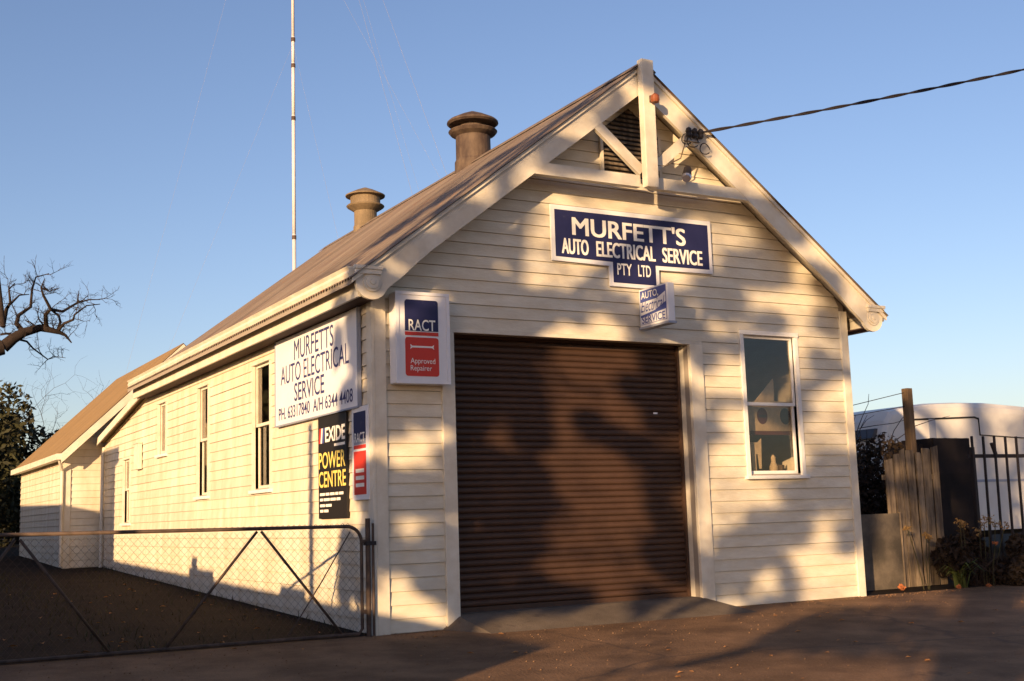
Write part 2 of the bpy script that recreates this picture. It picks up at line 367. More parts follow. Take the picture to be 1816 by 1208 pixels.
b.quadmesh([(.90, .25, -.002), (4.13, .25, -.002), (4.13, .0, -.004), (.90, .0, -.004), (4.42, -.66, -.166), (1.0, -.60, -.165), (.9, -.60, -.4), (4.42, -.66, -.4), (.72, -.02, -.14), (4.5, -.02, -.14), (.90, .25, -.4), (4.13, .25, -.4)],
           [(3, 2, 1, 0), (3, 5, 4, 2), (5, 6, 7, 4), (3, 8, 5), (2, 4, 9), (0, 1, 11, 10), (8, 6, 5), (9, 4, 7)])
struct(b.build('concrete_ramp', 'concrete'))

# ---------------------------------------------------------------- the workshop
W, APX, APZ, MS = 6.72, 3.36, 6.30, 0.762
YB = 10.2
shop = thing('workshop_building', 'cream weatherboard workshop with steep front gable and brown roller door', 'workshop', (0, 0, -.15))
DOOR = (0.927, 4.11, -0.6, 3.0)
FWIN = (4.965, 5.80, 1.43, 3.165)
roofz = lambda x: APZ - MS * abs(x - APX)
gtop = lambda x: roofz(x) - 0.10
def gable_extra(b):
    pts = [FR(0, -.004, 3.3), FR(W, -.004, 3.3), FR(W, -.004, gtop(W) - .01), FR(APX, -.004, gtop(APX)), FR(0, -.004, gtop(0) - .01)]
    b.prism(pts, (0, .086, 0))
fw = core(FR, 0, W, -.35, 3.3, [DOOR, FWIN], 'front_wall', shop, extra=gable_extra)
clad(fw, FR, (0.125, W - .10), -.16, lambda x: gtop(x) - .02, [(.775, 4.30, -.6, 3.0), (FWIN[0] - .06, FWIN[1] + .06, FWIN[2] - .05, FWIN[3] + .06)], 'board', jitter=.0015, joints=False)
b = MB(); b.box(-.002, .128, -.038, .0, -.17, 3.42); b.build('corner_board', 'trim', fw, bevel=.004)
b = MB(); b.box(W - .105, W + .02, -.038, .0, -.16, 3.55); b.build('corner_board', 'trim', fw, bevel=.004)
b = MB(); b.box(.772, .926, -.045, .09, -.13, 3.0); b.build('door_jamb', 'trim', fw, bevel=.005)
b = MB(); b.box(4.112, 4.305, -.045, .0, -.13, 3.0); b.box(4.112, 4.14, .001, .26, -.05, 3.0); b.build('door_jamb', 'trim', fw, bevel=.005)
b = MB(); b.box(.772, 4.305, -.034, -.002, 3.002, 3.045); b.build('door_head', 'trim', fw)
window(FR, fw, *FWIN, mid=2.30, arch=.055, inset=.02)
# roller door: a curtain of interlocking slats
rd = MB().box(.93, 4.11, .245, .26, -.02, 3.04).build('roller_door', 'roller', shop)
sp = 0.0715; n = 7
b = MB(); prof = [(0.0, 0.0), (.010, .006), (.021, .018), (.024, .034), (.021, .050), (.010, .063), (0.0, .0705)]
for i in range(len(prof) - 1):
    (d0, z0), (d1, z1) = prof[i], prof[i + 1]; k = len(b.v)
    b.v += [(.93, .225 - d0, z0), (4.11, .225 - d0, z0), (4.11, .225 - d1, z1), (.93, .225 - d1, z1)]; b.f.append((k, k + 1, k + 2, k + 3))
sl0 = b.build('door_slat', 'roller', rd); sl0.location = (0, 0, .05)
for k in range(1, 42): inst(sl0, 'door_slat', rd, (rnd.uniform(-.001, .001), rnd.uniform(-.002, .002), .05 + k * sp))
MB().box(.93, 4.11, .19, .24, -.002, .048).build('bottom_rail', 'roller', rd)
for x in (.935, 4.075): MB().box(x, x + .03, .17, .244, .0, 3.0).build('guide_channel', 'roller', rd)
MB().box(3.70, 3.76, .196, .1985, 2.17, 2.19).build('sticker', 'signwhite', rd)
# right, rear walls, floor
MB().box(W - .09, W - .004, .09, YB, -.3, 3.55).build('right_wall', 'board', shop)
b = MB(); b.prism([(0, YB - .1, -.3), (W, YB - .1, -.3), (W, YB - .1, gtop(W)), (APX, YB - .1, gtop(APX)), (0, YB - .1, gtop(0))], (0, .09, 0)); b.build('rear_wall', 'board', shop)
MB().box(.09, W - .09, .27, YB - .1, -.2, -.01).build('floor', 'concrete', shop)
# long side wall with the lean-to end
SW = [(3.36, 4.06, 1.47, 3.10), (6.28, 6.85, 1.47, 3.10), (8.89, 9.42, 2.25, 3.10), (11.65, 12.20, 1.13, 2.30)]
def rake(y): return 3.34 if y < 10.35 else 3.34 - (y - 10.35) * .158
def side_extra(b):
    b.prism([SI(10.3, -.004, -.3), SI(14.2, -.004, -.3), SI(14.2, -.004, 1.13), SI(10.3, -.004, 1.13)], (.086, 0, 0))
    b.prism([SI(10.3, -.004, 1.13), SI(11.65, -.004, 1.13), SI(11.65, -.004, 2.30), SI(10.3, -.004, 2.30)], (.086, 0, 0))
    b.prism([SI(12.2, -.004, 1.13), SI(14.2, -.004, 1.13), SI(14.2, -.004, 2.30), SI(12.2, -.004, 2.30)], (.086, 0, 0))
    b.prism([SI(10.3, -.004, 2.30), SI(14.2, -.004, 2.30), SI(14.2, -.004, rake(14.2)), SI(10.3, -.004, rake(10.3))], (.086, 0, 0))
sw = core(SI, .09, 10.3, -.3, 3.42, SW[:3], 'side_wall', shop, extra=side_extra)
pad = [(o[0] - .035, o[1] + .035, o[2] - .05, o[3] + .035) for o in SW]
clad(sw, SI, (.10, 14.15), -.18, lambda y: rake(y) if y > 10.3 else 3.40, pad, 'side_board', jitter=.002)
b = MB(); b.box(-.038, -.003, -.0385, .10, -.175, 3.40); b.build('corner_board', 'trim', sw, bevel=.004)
window(SI, sw, *SW[0], mid=2.30, arch=.045, fw=.016, curtain=(3.62, 3.86, 1.5, 3.05))
window(SI, sw, *SW[1], mid=2.30, arch=.045, fw=.016, curtain=(6.45, 6.8, 1.5, 3.05))
window(SI, sw, *SW[2], arch=.045, fw=.016, curtain=(9.05, 9.38, 2.3, 2.75))
window(SI, sw, *SW[3], mid=1.74, arch=.045, fw=.016, curtain=(11.8, 12.15, 1.2, 2.2))
b = MB(); b.box(-.10, -.032, 10.62, 10.98, 2.06, 2.52); b.box(-.115, -.028, 10.60, 11.0, 2.521, 2.545); b.build('meter_box', 'trim', sw, bevel=.005)
# lean-to roof, verge board and interior ends
b = MB(); ys0, ys1 = 10.3, 14.15
b.hexa([(-.16, ys0, rake(ys0) + .03), (4.6, ys0, rake(ys0) + .03), (4.6, ys1, rake(ys1) + .03), (-.16, ys1, rake(ys1) + .03), (-.16, ys0, rake(ys0) + .07), (4.6, ys0, rake(ys0) + .07), (4.6, ys1, rake(ys1) + .07), (-.16, ys1, rake(ys1) + .07)])
b.build('lean_to_roof', 'roof_tan', shop)
b = MB(); e = .05
b.hexa([(-.19, ys0 - .1, rake(ys0) - e), (-.165, ys0 - .1, rake(ys0) - e), (-.165, ys1, rake(ys1) - e), (-.19, ys1, rake(ys1) - e), (-.19, ys0 - .1, rake(ys0) + .085), (-.165, ys0 - .1, rake(ys0) + .085), (-.165, ys1, rake(ys1) + .085), (-.19, ys1, rake(ys1) + .085)])
b.build('verge_board', 'trim', shop)
MB().tube([(-.03, 14.08, 2.66), (-.06, 14.06, 2.5), (-.07, 14.06, .25)], .035).build('downpipe', 'trim', shop)
# roof: corrugated sheets, thirteen to a slope
EAVX = -.40
def corr_sheet(side):
    b = MB(); wv = .076; nc = 10; per = 6; amp = .013; xe = EAVX if side < 0 else W - EAVX
    rows = [0, .5, 1.0]; cols = nc * per + 1
    for t in rows:
        x = APX + (xe - APX) * t
        for i in range(cols):
            b.v.append((x, i * wv / per, roofz(x) + .012 + amp * math.sin(2 * math.pi * i / per)))
    for r in range(len(rows) - 1):
        for i in range(cols - 1):
            q = (r * cols + i, r * cols + i + 1, (r + 1) * cols + i + 1, (r + 1) * cols + i); b.f.append(q if side > 0 else q[::-1])
    return b
for side, nm in ((-1, 'left_roof_slope'), (1, 'right_roof_slope')):
    xe = EAVX + .02 if side < 0 else W - EAVX - .02
    b = MB(); b.hexa([(APX, -.34, APZ - .09), (xe, -.34, roofz(xe) - .06), (xe, YB + .03, roofz(xe) - .06), (APX, YB + .03, APZ - .09), (APX, -.34, APZ - .005), (xe, -.34, roofz(xe) - .004), (xe, YB + .03, roofz(xe) - .004), (APX, YB + .03, APZ - .005)])
    rs = b.build(nm, 'core', shop)
    s0 = corr_sheet(side).build('roofing_sheet', 'roof', rs, smooth=True); s0.location = (0, -.42, 0)
    for k in range(1, 15):
        yy = -.42 + k * .704
        inst(s0, 'roofing_sheet', rs, (0, yy, .0015 * (k % 2) + .0005 * k))
b = MB()
for s_ in (-1, 1):
    b.hexa([(APX, -.42, APZ + .035), (APX + s_ * .17, -.42, APZ - .09), (APX + s_ * .17, YB + .03, APZ - .09), (APX, YB + .03, APZ + .035), (APX, -.42, APZ + .05), (APX + s_ * .17, -.42, APZ - .078), (APX + s_ * .17, YB + .03, APZ - .078), (APX, YB + .03, APZ + .05)])
b.build('ridge_capping', 'roof', shop)
# eaves: gutter, fascia, soffit on the lane side
b = MB(); gp = [(-.36, 3.47), (-.43, 3.49), (-.445, 3.53), (-.43, 3.565), (-.455, 3.60), (-.44, 3.60), (-.30, 3.60), (-.30, 3.47)]
b.prism([(x + .055, -.30, z - .015) for x, z in gp], (0, YB + .3, 0)); b.build('gutter', 'trim', shop)
MB().box(-.285, -.255, -.30, YB + .05, 3.275, 3.452).build('fascia_board', 'trim', shop)
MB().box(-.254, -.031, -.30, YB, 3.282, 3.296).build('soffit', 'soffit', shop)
MB().box(W + .255, W + .285, -.30, YB + .05, 3.275, 3.452).build('fascia_board', 'trim', shop)
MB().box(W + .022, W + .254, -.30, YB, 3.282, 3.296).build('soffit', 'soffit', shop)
b = MB(); b.prism([(2 * APX - (x + .055), -.30, z - .015) for x, z in gp][::-1], (0, YB + .3, 0)); b.build('gutter', 'trim', shop)
# gable end: barge boards with scroll ends and roundels, king post, collar tie, struts
YT = -.36
def barge(s_):
    X = lambda x: x if s_ < 0 else 2 * APX - x
    low = lambda x: roofz(x) - .335
    cx, cz, r = -.155, 3.42, .178
    o = [(APX, APZ - .045), (APX, low(APX)), (.55, low(.55)), (.34, low(.34) - .02), (.20, low(.20) - .045), (.09, low(.09) - .05)]
    for k in range(0, 11):
        a = R(-20 - 160 * k / 10); o.append((cx + r * math.cos(a), cz + r * math.sin(a)))
    o += [(-.333, 3.506), (-.247, 3.506)]
    b = MB(); b.prism([(X(x), YT, z) for x, z in (o if s_ < 0 else o[::-1])], (0, .045, 0)); bb = b.build('barge_board', 'trim', shop)
    b = MB(); t = EAVX + .02
    p = [(X(APX), 0, APZ + .0), (X(APX), 0, APZ - .05), (X(t), 0, roofz(t) - .05), (X(t), 0, roofz(t) + .0)]
    b.prism([(x, YT - .028, z) for x, _, z in (p if s_ < 0 else p[::-1])], (0, .026, 0)); b.build('barge_moulding', 'trim', bb)
    b = MB(); yv = YT - .001
    for rr, d in ((.100, .014), (.072, .026), (.03, .036)):
        n = 24; pts = [(X(cx) + rr * math.cos(2 * math.pi * k / n), yv, cz + rr * math.sin(2 * math.pi * k / n)) for k in range(n)]; b.prism(pts, (0, -d, 0))
    b.build('roundel', 'trim', bb, bevel=.004)
    b = MB(); xa, xb = sorted((X(-.345), X(-.06)))
    b.box(xa, xb, YT - .035, YT - .001, 3.498, 3.545); b.box(xa - .012, xb + .012, YT - .045, YT - .001, 3.546, 3.585); b.build('scroll_cap', 'trim', bb, bevel=.004)
    # verge soffit between barge and wall
    b = MB(); b.hexa([(X(-.26), YT + .046, low(-.26) + .24), (X(APX), YT + .046, low(APX) + .24), (X(APX), -.004, low(APX) + .24), (X(-.26), -.004, low(-.26) + .24),
                      (X(-.26), YT + .046, low(-.26) + .252), (X(APX), YT + .046, low(APX) + .252), (X(APX), -.004, low(APX) + .252), (X(-.26), -.004, low(-.26) + .252)])
    b.build('verge_soffit', 'trim', bb)
barge(-1); barge(1)
MB().box(APX - .085, APX + .085, YT - .13, YT - .03, 4.77, 6.335).build('king_post', 'trim', shop, bevel=.008)
lowb = lambda x: roofz(x) - .335
zc0, zc1 = 4.795, 4.935
xc0 = APX - (APZ - .335 - zc0) / MS; xc1 = APX - (APZ - .335 - zc1) / MS
for s_ in (-1, 1):
    X = lambda x: x if s_ < 0 else 2 * APX - x
    o = [(X(xc0 - .03), YT + .003, zc0), (X(APX - .086), YT + .003, zc0), (X(APX - .086), YT + .003, zc1), (X(xc1 - .03), YT + .003, zc1)]
    MB().prism(o if s_ < 0 else o[::-1], (0, .09, 0)).build('collar_tie', 'trim', shop)
    MB().bar((X(2.66), YT + .03, lowb(2.66) + .08), (X(APX - .05), YT + .03, 4.99), .05, .125, up=(0, 1, 0) if False else (s_ * .6, 0, .8)).build('strut', 'trim', shop)
# louvred vent in the gable
lv = MB().box(2.93, 3.82, -.040, -.031, 4.96, 5.0).box(2.93, 2.97, -.06, -.031, 5.0, 5.56).box(3.78, 3.82, -.06, -.031, 5.0, 5.56).build('louvre_vent', 'trim', shop)
MB().prism([(2.97, -.034, 5.0), (3.78, -.034, 5.0), (3.78, -.034, 5.56), (3.375, -.034, 5.87), (2.97, -.034, 5.56)], (0, .003, 0)).build('vent_opening', 'black', lv)
for k in range(15):
    z = 5.02 + k * .056; hw = .40 if z < 5.54 else .40 - (z - 5.54) / .31 * .40
    if hw < .05: continue
    MB().hexa([(3.375 - hw, -.062, z), (3.375 + hw, -.062, z), (3.375 + hw, -.056, z - .006), (3.375 - hw, -.056, z - .006), (3.375 - hw, -.036, z + .034), (3.375 + hw, -.036, z + .034), (3.375 + hw, -.035, z + .026), (3.375 - hw, -.035, z + .026)]).build('louvre_slat', 'grey_wood', lv)

# ---------------------------------------------------------------- rear wing
wing = thing('rear_wing', 'low cream weatherboard wing with tan roof behind the long side wall', 'building', (1.5, 17.4, .2))
WX0, WX1, WY0, WY1, WAX, WAZ, WM = -.75, 3.75, 14.25, 20.6, 1.5, 4.84, .958
wz = lambda x: WAZ - WM * abs(x - WAX)
FW = lambda a, d, z: (a, WY0 - d, z)
b = MB(); b.prism([FW(WX0, -.004, -.1), FW(WX1, -.004, -.1), FW(WX1, -.004, wz(WX1) - .06), FW(WAX, -.004, WAZ - .06), FW(WX0, -.004, wz(WX0) - .06)], (0, .08, 0))
wf = b.build('front_wall', 'core', wing)
clad(wf, FW, (WX0 + .09, 1.0), .15, lambda x: wz(x) - .10, [], 'side_board', joints=False)
MB().box(WX0 - .035, WX0 + .10, WY0 - .04, WY0 - .001, .1, 2.55).build('corner_board', 'trim', wf)
SWG = lambda a, d, z: (WX0 - d, a, z)
ws = MB().box(WX0 + .004, WX0 + .09, WY0 + .08, WY1, -.1, 2.62).build('side_wall', 'core', wing)
clad(ws, SWG, (WY0 + .02, WY1), .2, lambda y: 2.62, [], 'side_board', joints=False)
MB().box(WX1 - .09, WX1, WY0 + .08, WY1, -.1, 2.6).build('side_wall', 'board', wing)
MB().prism([(WX0, WY1 - .08, -.1), (WX1, WY1 - .08, -.1), (WX1, WY1 - .08, wz(WX1)), (WAX, WY1 - .08, WAZ - .05), (WX0, WY1 - .08, wz(WX0))], (0, .08, 0)).build('rear_wall', 'board', wing)
WE = -.90; wy0, wy1 = 13.85, 20.75
for side in (-1, 1):
    xe = WE if side < 0 else 2 * WAX - WE
    b = MB(); b.hexa([(WAX, wy0, WAZ - .05), (xe, wy0, wz(xe) - .05), (xe, wy1, wz(xe) - .05), (WAX, wy1, WAZ - .05), (WAX, wy0, WAZ - .004), (xe, wy0, wz(xe) - .004), (xe, wy1, wz(xe) - .004), (WAX, wy1, WAZ - .004)])
    rs = b.build('roof_slope', 'core', wing)
    b = MB(); wv = .076; per = 6; cols = 10 * per + 1
    for t in (0, 1.0):
        x = WAX + (xe - WAX) * t
        for i in range(cols): b.v.append((x, i * wv / per, wz(x) + .012 + .010 * math.sin(2 * math.pi * i / per)))
    for i in range(cols - 1):
        q = (i, i + 1, cols + i + 1, cols + i); b.f.append(q if side > 0 else q[::-1])
    s0 = b.build('roofing_sheet', 'roof_tan', rs, smooth=True); s0.location = (0, wy0 - .02, 0)
    for k in range(1, 9): inst(s0, 'roofing_sheet', rs, (0, wy0 - .02 + k * .765, .0012 * k))
    o = [(WAX, wy0 - .03, WAZ - .01), (WAX, wy0 - .03, WAZ - .20), (xe - side * .0, wy0 - .03, wz(xe) - .20), (xe, wy0 - .03, wz(xe) - .01)]
    MB().prism(o if side < 0 else o[::-1], (0, .028, 0)).build('barge_board', 'trim', wing)
MB().box(WE - .09, WE + .02, wy0 - .02, wy1, wz(WE) - .13, wz(WE) - .012).build('gutter', 'trim', wing)
MB().box(WE + .02, WX0 - .034, wy0 + .02, wy1, wz(WE) - .11, wz(WE) - .09).build('soffit', 'trim', wing)
MB().tube([(WE - .03, wy0 + .05, 2.45), (WX0 - .07, WY0 - .06, 2.2), (WX0 - .07, WY0 - .06, .3)], .035).build('downpipe', 'trim', wing)

# ---------------------------------------------------------------- roof ventilators
v = thing('roof_ventilator', 'dark rusty round ventilator with double brim, nearer the front gable', 'roof vent', (APX, 4.0, 6.1), 'ventilators on the ridge')
c = (APX, 4.0, 0)
MB().lathe(c, [(.29, 6.0), (.285, 6.30), (.265, 6.34), (.262, 6.70)], 28).build('shaft', 'vent_dark', v, smooth=False)
MB().lathe(c, [(.262, 6.69), (.34, 6.735), (.372, 6.775), (.365, 6.785), (.225, 6.80), (.215, 6.88)], 28).build('lower_brim', 'vent_dark', v)
MB().lathe(c, [(.216, 6.872), (.36, 6.880), (.392, 6.905), (.388, 6.925), (.36, 6.95), (.20, 7.03), (.03, 7.10), (.005, 7.105)], 28).build('cap', 'vent_dark', v)
v = thing('roof_ventilator', 'tan round ventilator with conical cap, farther back along the ridge', 'roof vent', (APX, 8.25, 6.1), 'ventilators on the ridge')
c = (APX, 8.25, 0)
MB().lathe(c, [(.225, 6.0), (.22, 6.27), (.205, 6.30), (.205, 6.56)], 28).build('shaft', 'vent_tan', v)
MB().lathe(c, [(.205, 6.55), (.33, 6.63), (.345, 6.65), (.33, 6.665), (.27, 6.68)], 28).build('lower_brim', 'vent_tan', v)
MB().lathe(c, [(.27, 6.681), (.27, 6.82)], 28).build('upper_body', 'vent_tan', v)
MB().lathe(c, [(.27, 6.815), (.355, 6.83), (.36, 6.85), (.18, 6.94), (.03, 7.0), (.005, 7.005)], 28).build('cap', 'vent_tan', v)

# ---------------------------------------------------------------- signs
def outline_sign(b, pts, d0, d1): b.prism([FR(a, d1, z) for a, z in pts], (0, d1 - d0, 0))
g = thing('gable_sign', "navy gable sign reading MURFETT'S AUTO ELECTRICAL SERVICE PTY LTD with white border", 'sign', (3.36, -.03, 3.65))
op = [(2.20, 4.555), (2.20, 3.895), (2.985, 3.885), (2.985, 3.645), (3.70, 3.645), (3.70, 3.885), (4.52, 3.895), (4.52, 4.56)]
ip = [(2.25, 4.50), (2.25, 3.945), (3.035, 3.935), (3.035, 3.69), (3.65, 3.69), (3.65, 3.935), (4.47, 3.945), (4.47, 4.505)]
b = MB(); b.prism([FR(a, .058, z) for a, z in op], (0, .026, 0)); b.build('border', 'signwhite', g)
b = MB(); b.prism([FR(a, .061, z) for a, z in ip], (0, .0025, 0)); b.build('panel', 'navy', g)
text('lettering', "MURFETT'S", g, FR, 2.48, 4.12, 4.215, 4.43, .062, 'letter', fat=.008)
for wd, a0, a1 in (('AUTO', 2.33, 2.70), ('ELECTRICAL', 2.805, 3.655), ('SERVICE', 3.755, 4.365)):
    text('lettering', wd, g, FR, a0, a1, 3.985, 4.165, .062, 'letter', fat=.006)
text('lettering', 'PTY', g, FR, 3.09, 3.30, 3.785, 3.925, .062, 'letter', bold=.014); text('lettering', 'LTD', g, FR, 3.39, 3.575, 3.785, 3.925, .062, 'letter', bold=.014)

g = thing('projecting_sign', 'small blue and white box sign jutting from the wall above the roller door', 'sign', (3.43, -.3, 3.17))
MB().box(3.385, 3.485, -.62, -.06, 3.165, 3.615).build('case', 'signwhite', g, bevel=.008)
MB().box(3.41, 3.46, -.065, -.02, 3.25, 3.53).build('wall_bracket', 'edgeblue', g)
MB().box(3.375, 3.495, -.63, -.05, 3.140, 3.164).build('bottom_rim', 'edgeblue', g)
PS = lambda a, d, z: (3.385 - d, -a, z)
b = MB(); b.prism([PS(.085, .001, 3.595), PS(.085, .001, 3.19), PS(.30, .001, 3.19), PS(.595, .001, 3.19), PS(.595, .001, 3.595)], (-.0015, 0, 0)); b.build('face', 'blue', g)
b = MB(); b.prism([PS(.09, .003, 3.455), PS(.09, .003, 3.30), PS(.37, .003, 3.33), PS(.585, .003, 3.40), PS(.585, .003, 3.52), PS(.42, .003, 3.465)], (-.0012, 0, 0)); b.build('swoosh', 'signwhite', g)
b = MB(); b.prism([PS(.09, .003, 3.275), PS(.09, .003, 3.195), PS(.585, .003, 3.195), PS(.585, .003, 3.315)], (-.0012, 0, 0)); b.build('lower_band', 'signwhite', g)
text('lettering', 'AUTO,', g, PS, .11, .45, 3.48, 3.575, .0035, 'letter', bold=.01)
text('lettering', 'Electrical', g, PS, .10, .57, 3.335, 3.475, .0055, 'blue', shear=.4)
text('lettering', 'SERVICE', g, PS, .11, .57, 3.20, 3.29, .0055, 'blue', bold=.015)

def rounded(a0, a1, z0, z1, r, corners=(1, 1, 1, 1)):
    p = []
    for (cx, cz, s, on) in ((a1 - r, z1 - r, 0, corners[0]), (a0 + r, z1 - r, 90, corners[1]), (a0 + r, z0 + r, 180, corners[2]), (a1 - r, z0 + r, 270, corners[3])):
        if on:
            for k in range(5): a = R(s + 22.5 * k); p.append((cx + r * math.cos(a), cz + r * math.sin(a)))
        else: p.append((cx + r * (1 if s in (0, 270) else -1), cz + r * (1 if s < 180 else -1)))
    return p
def flat(name, fm, pts, d, m, parent, t=.0015):
    a = [Vector(fm(p[0], d, p[1])) for p in pts]; n = Vector(fm(0, 1, 0)) - Vector(fm(0, 0, 0))
    return MB().prism(a[::-1], n * t).build(name, m, parent)
def spanner(name, fm, a0, a1, z, h, d, m, parent):
    pts = [(a0, z + h), (a0 + h * .9, z + h * .35), (a1 - h * .9, z + h * .35), (a1, z + h), (a1 - h * .15, z + h * .1), (a1 - h * .7, z), (a1 - h * .15, z - h * .1), (a1, z - h), (a1 - h * .9, z - h * .35), (a0 + h * .9, z - h * .35), (a0, z - h), (a0 + h * .15, z - h * .1), (a0 + h * .7, z), (a0 + h * .15, z + h * .1)]
    return flat(name, fm, pts, d, m, parent)

g = thing('lightbox_sign', 'white RACT Approved Repairer light box on the front corner beside the roller door', 'sign', (.47, -.04, 2.41))
MB().box(.165, .785, -.215, -.039, 2.41, 3.375).build('case', 'signwhite', g, bevel=.012)
b = MB(); b.box(.165 - .004, .785 + .004, -.225, -.2165, 2.406, 2.44).box(.161, .789, -.225, -.2165, 3.345, 3.379).box(.161, .20, -.2245, -.2165, 2.441, 3.344).box(.75, .789, -.2245, -.2165, 2.441, 3.344); b.build('rim', 'signwhite', g)
F2 = lambda a, d, z: (a, -.217 - d, z)
flat('blue_panel', F2, rounded(.268, .655, 2.962, 3.295, .03, (1, 1, 0, 0)), 0, 'navy', g)
flat('red_stripe', F2, [(.268, 2.915), (.655, 2.915), (.655, 2.953), (.268, 2.953)], 0, 'red', g)
flat('red_panel', F2, rounded(.268, .655, 2.485, 2.895, .03), 0, 'red', g)
text('lettering', 'RACT', g, F2, .31, .62, 2.965, 3.085, .002, 'letter', bold=.012)
spanner('spanner_emblem', F2, .325, .60, 2.795, .026, .002, 'letter', g)
text('lettering', 'Approved', g, F2, .325, .61, 2.60, 2.675, .002, 'letter')
text('lettering', 'Repairer', g, F2, .325, .57, 2.525, 2.598, .002, 'letter')

SR = lambda a, d, z: (-d, -a, z)      # side wall read from the lane: right is towards the street
g = thing('side_sign', 'large white painted side board reading MURFETTS AUTO ELECTRICAL SERVICE with phone numbers', 'sign', (-.03, 1.65, 2.2))
MB().box(-.065, -.032, .28, 3.0, 2.215, 3.272).build('board', 'signwhite', g)
b = MB(); b.box(-.074, -.031, .262, .279, 2.20, 3.276).box(-.074, -.031, 3.001, 3.018, 2.20, 3.276).box(-.074, -.031, .28, 3.0, 2.195, 2.214); b.build('edge_strip', 'edgeblue', g)
text('lettering', 'MURFETTS', g, SR, -2.30, -.98, 2.955, 3.20, .066, 'navy2')
text('lettering', 'AUTO ELECTRICAL', g, SR, -2.80, -.52, 2.70, 2.93, .066, 'navy2')
text('lettering', 'SERVICE', g, SR, -2.30, -1.28, 2.455, 2.675, .066, 'navy2', bold=.006)
text('lettering', 'PH. 63317840  A/H 6344 4408', g, SR, -2.88, -.42, 2.27, 2.42, .066, 'navy2', bold=.008)

g = thing('battery_sign', 'tall black EXIDE POWER CENTRE sign with yellow letters under the white board', 'sign', (-.03, 1.1, 1.05))
MB().box(-.052, -.032, .66, 1.53, 1.045, 2.19).build('board', 'black', g)
text('lettering', 'EXIDE', g, SR, -1.30, -.69, 1.895, 2.06, .053, 'letter', bold=.03)
for k, m in enumerate(('red', 'signwhite', 'blue')):
    a = -1.505 + k * .055; flat('stripe', SR, [(a, 1.89), (a + .045, 1.89), (a + .075, 2.06), (a + .03, 2.06)], .053, m, g)
flat('small_print', SR, [(-1.02, 1.835), (-.70, 1.835), (-.70, 1.865), (-1.02, 1.865)], .053, 'letter', g)
text('lettering', 'POWER', g, SR, -1.51, -.69, 1.60, 1.785, .053, 'yellow', bold=.012)
text('lettering', 'CENTRE', g, SR, -1.51, -.68, 1.39, 1.57, .053, 'yellow', bold=.012)
for k, (zz, e) in enumerate(((1.30, -.76), (1.24, -.84), (1.175, -1.12), (1.115, -1.22))):
    a = -1.48
    while a < e - .05:
        l = rnd.uniform(.09, .22); flat('small_print', SR, [(a, zz), (min(a + l, e), zz), (min(a + l, e), zz + .03), (a, zz + .03)], .053, 'letter', g); a += l + .025

g = thing('repairer_sign', 'narrow RACT plate in navy, red and white on the side wall by the corner', 'sign', (-.03, .27, 1.25))
MB().box(-.050, -.0395, .045, .50, 1.225, 2.205).build('plate', 'signwhite', g)
flat('blue_panel', SR, [(-.45, 1.86), (-.115, 1.86), (-.115, 2.15), (-.45, 2.15)], .0505, 'navy', g)
flat('red_stripe', SR, [(-.45, 1.76), (-.115, 1.76), (-.115, 1.80), (-.45, 1.80)], .0505, 'red', g)
flat('red_panel', SR, [(-.45, 1.28), (-.115, 1.28), (-.115, 1.735), (-.45, 1.735)], .0505, 'red', g)
flat('grey_band', SR, [(-.45, 1.805), (-.115, 1.805), (-.115, 1.859), (-.45, 1.859)], .0505, 'edgeblue', g)
text('lettering', 'RACT', g, SR, -.42, -.14, 1.83, 1.93, .0525, 'letter', bold=.01)
for zz in (1.51, 1.435, 1.36): flat('small_print', SR, [(-.40, zz), (-.17, zz), (-.17, zz + .04), (-.40, zz + .04)], .0525, 'letter', g)

# ---------------------------------------------------------------- gable fittings and the service cable
g = thing('floodlight', 'small cylindrical floodlight pointing down from the gable collar tie', 'floodlight', (3.86, -.40, 4.97))
MB().tube([(3.93, -.42, 5.07), (3.83, -.52, 4.93)], [.045, .06], 12).build('lamp_body', 'iron', g)
MB().tube([(3.832, -.518, 4.932), (3.815, -.535, 4.908)], [.062, .050], 12).build('reflector', 'chrome', g)
MB().tube([(3.93, -.42, 5.07), (3.95, -.37, 4.98), (3.95, -.362, 4.93)], .014, 6).build('bracket', 'iron', g)
g = thing('amber_lamp', 'small amber lamp fixed high on the king post', 'lamp', (3.41, -.49, 5.79))
MB().box(3.36, 3.445, -.515, -.491, 5.80, 5.88).build('base', 'rust', g)
MB().lathe((3.405, -.545, 0), [(.045, 5.79), (.055, 5.82), (.05, 5.87), (.02, 5.895)], 14).build('lens', 'amber', g)
g = thing('service_bracket', 'wire bracket with insulators on the right barge board where the cable lands', 'bracket', (4.1, -.38, 5.45))
MB().box(3.93, 4.17, -.395, -.362, 5.44, 5.50).build('arm', 'galv', g)
for x in (3.97, 4.06, 4.15):
    MB().lathe((x, -.43, 0), [(.02, 5.47), (.035, 5.49), (.03, 5.52), (.04, 5.545), (.03, 5.58), (.01, 5.595)], 10).build('insulator', 'iron', g)
def loop(cx, cz, r, y): return [(cx + r * math.cos(R(a)), y + .01 * math.sin(R(a * 2)), cz + r * math.sin(R(a)) * .9) for a in range(0, 340, 20)]
for q in ((4.03, 5.43, .085, -.42), (4.22, 5.36, .075, -.41), (3.93, 5.44, .07, -.43)): MB().tube(loop(*q), .007, 6).build('wire_loop', 'iron', g)
MB().tube([(3.93, -.40, 5.40), (3.85, -.40, 5.2), (3.6, -.42, 5.07), (3.47, -.42, 5.06), (3.46, -.42, 5.35), (3.50, -.08, 5.45)], .008, 6).build('lead_wire', 'grey_wood', g)
A, B = Vector((4.16, -.44, 5.55)), Vector((20.4, -7.75, 9.95))
pts = []; b = MB()
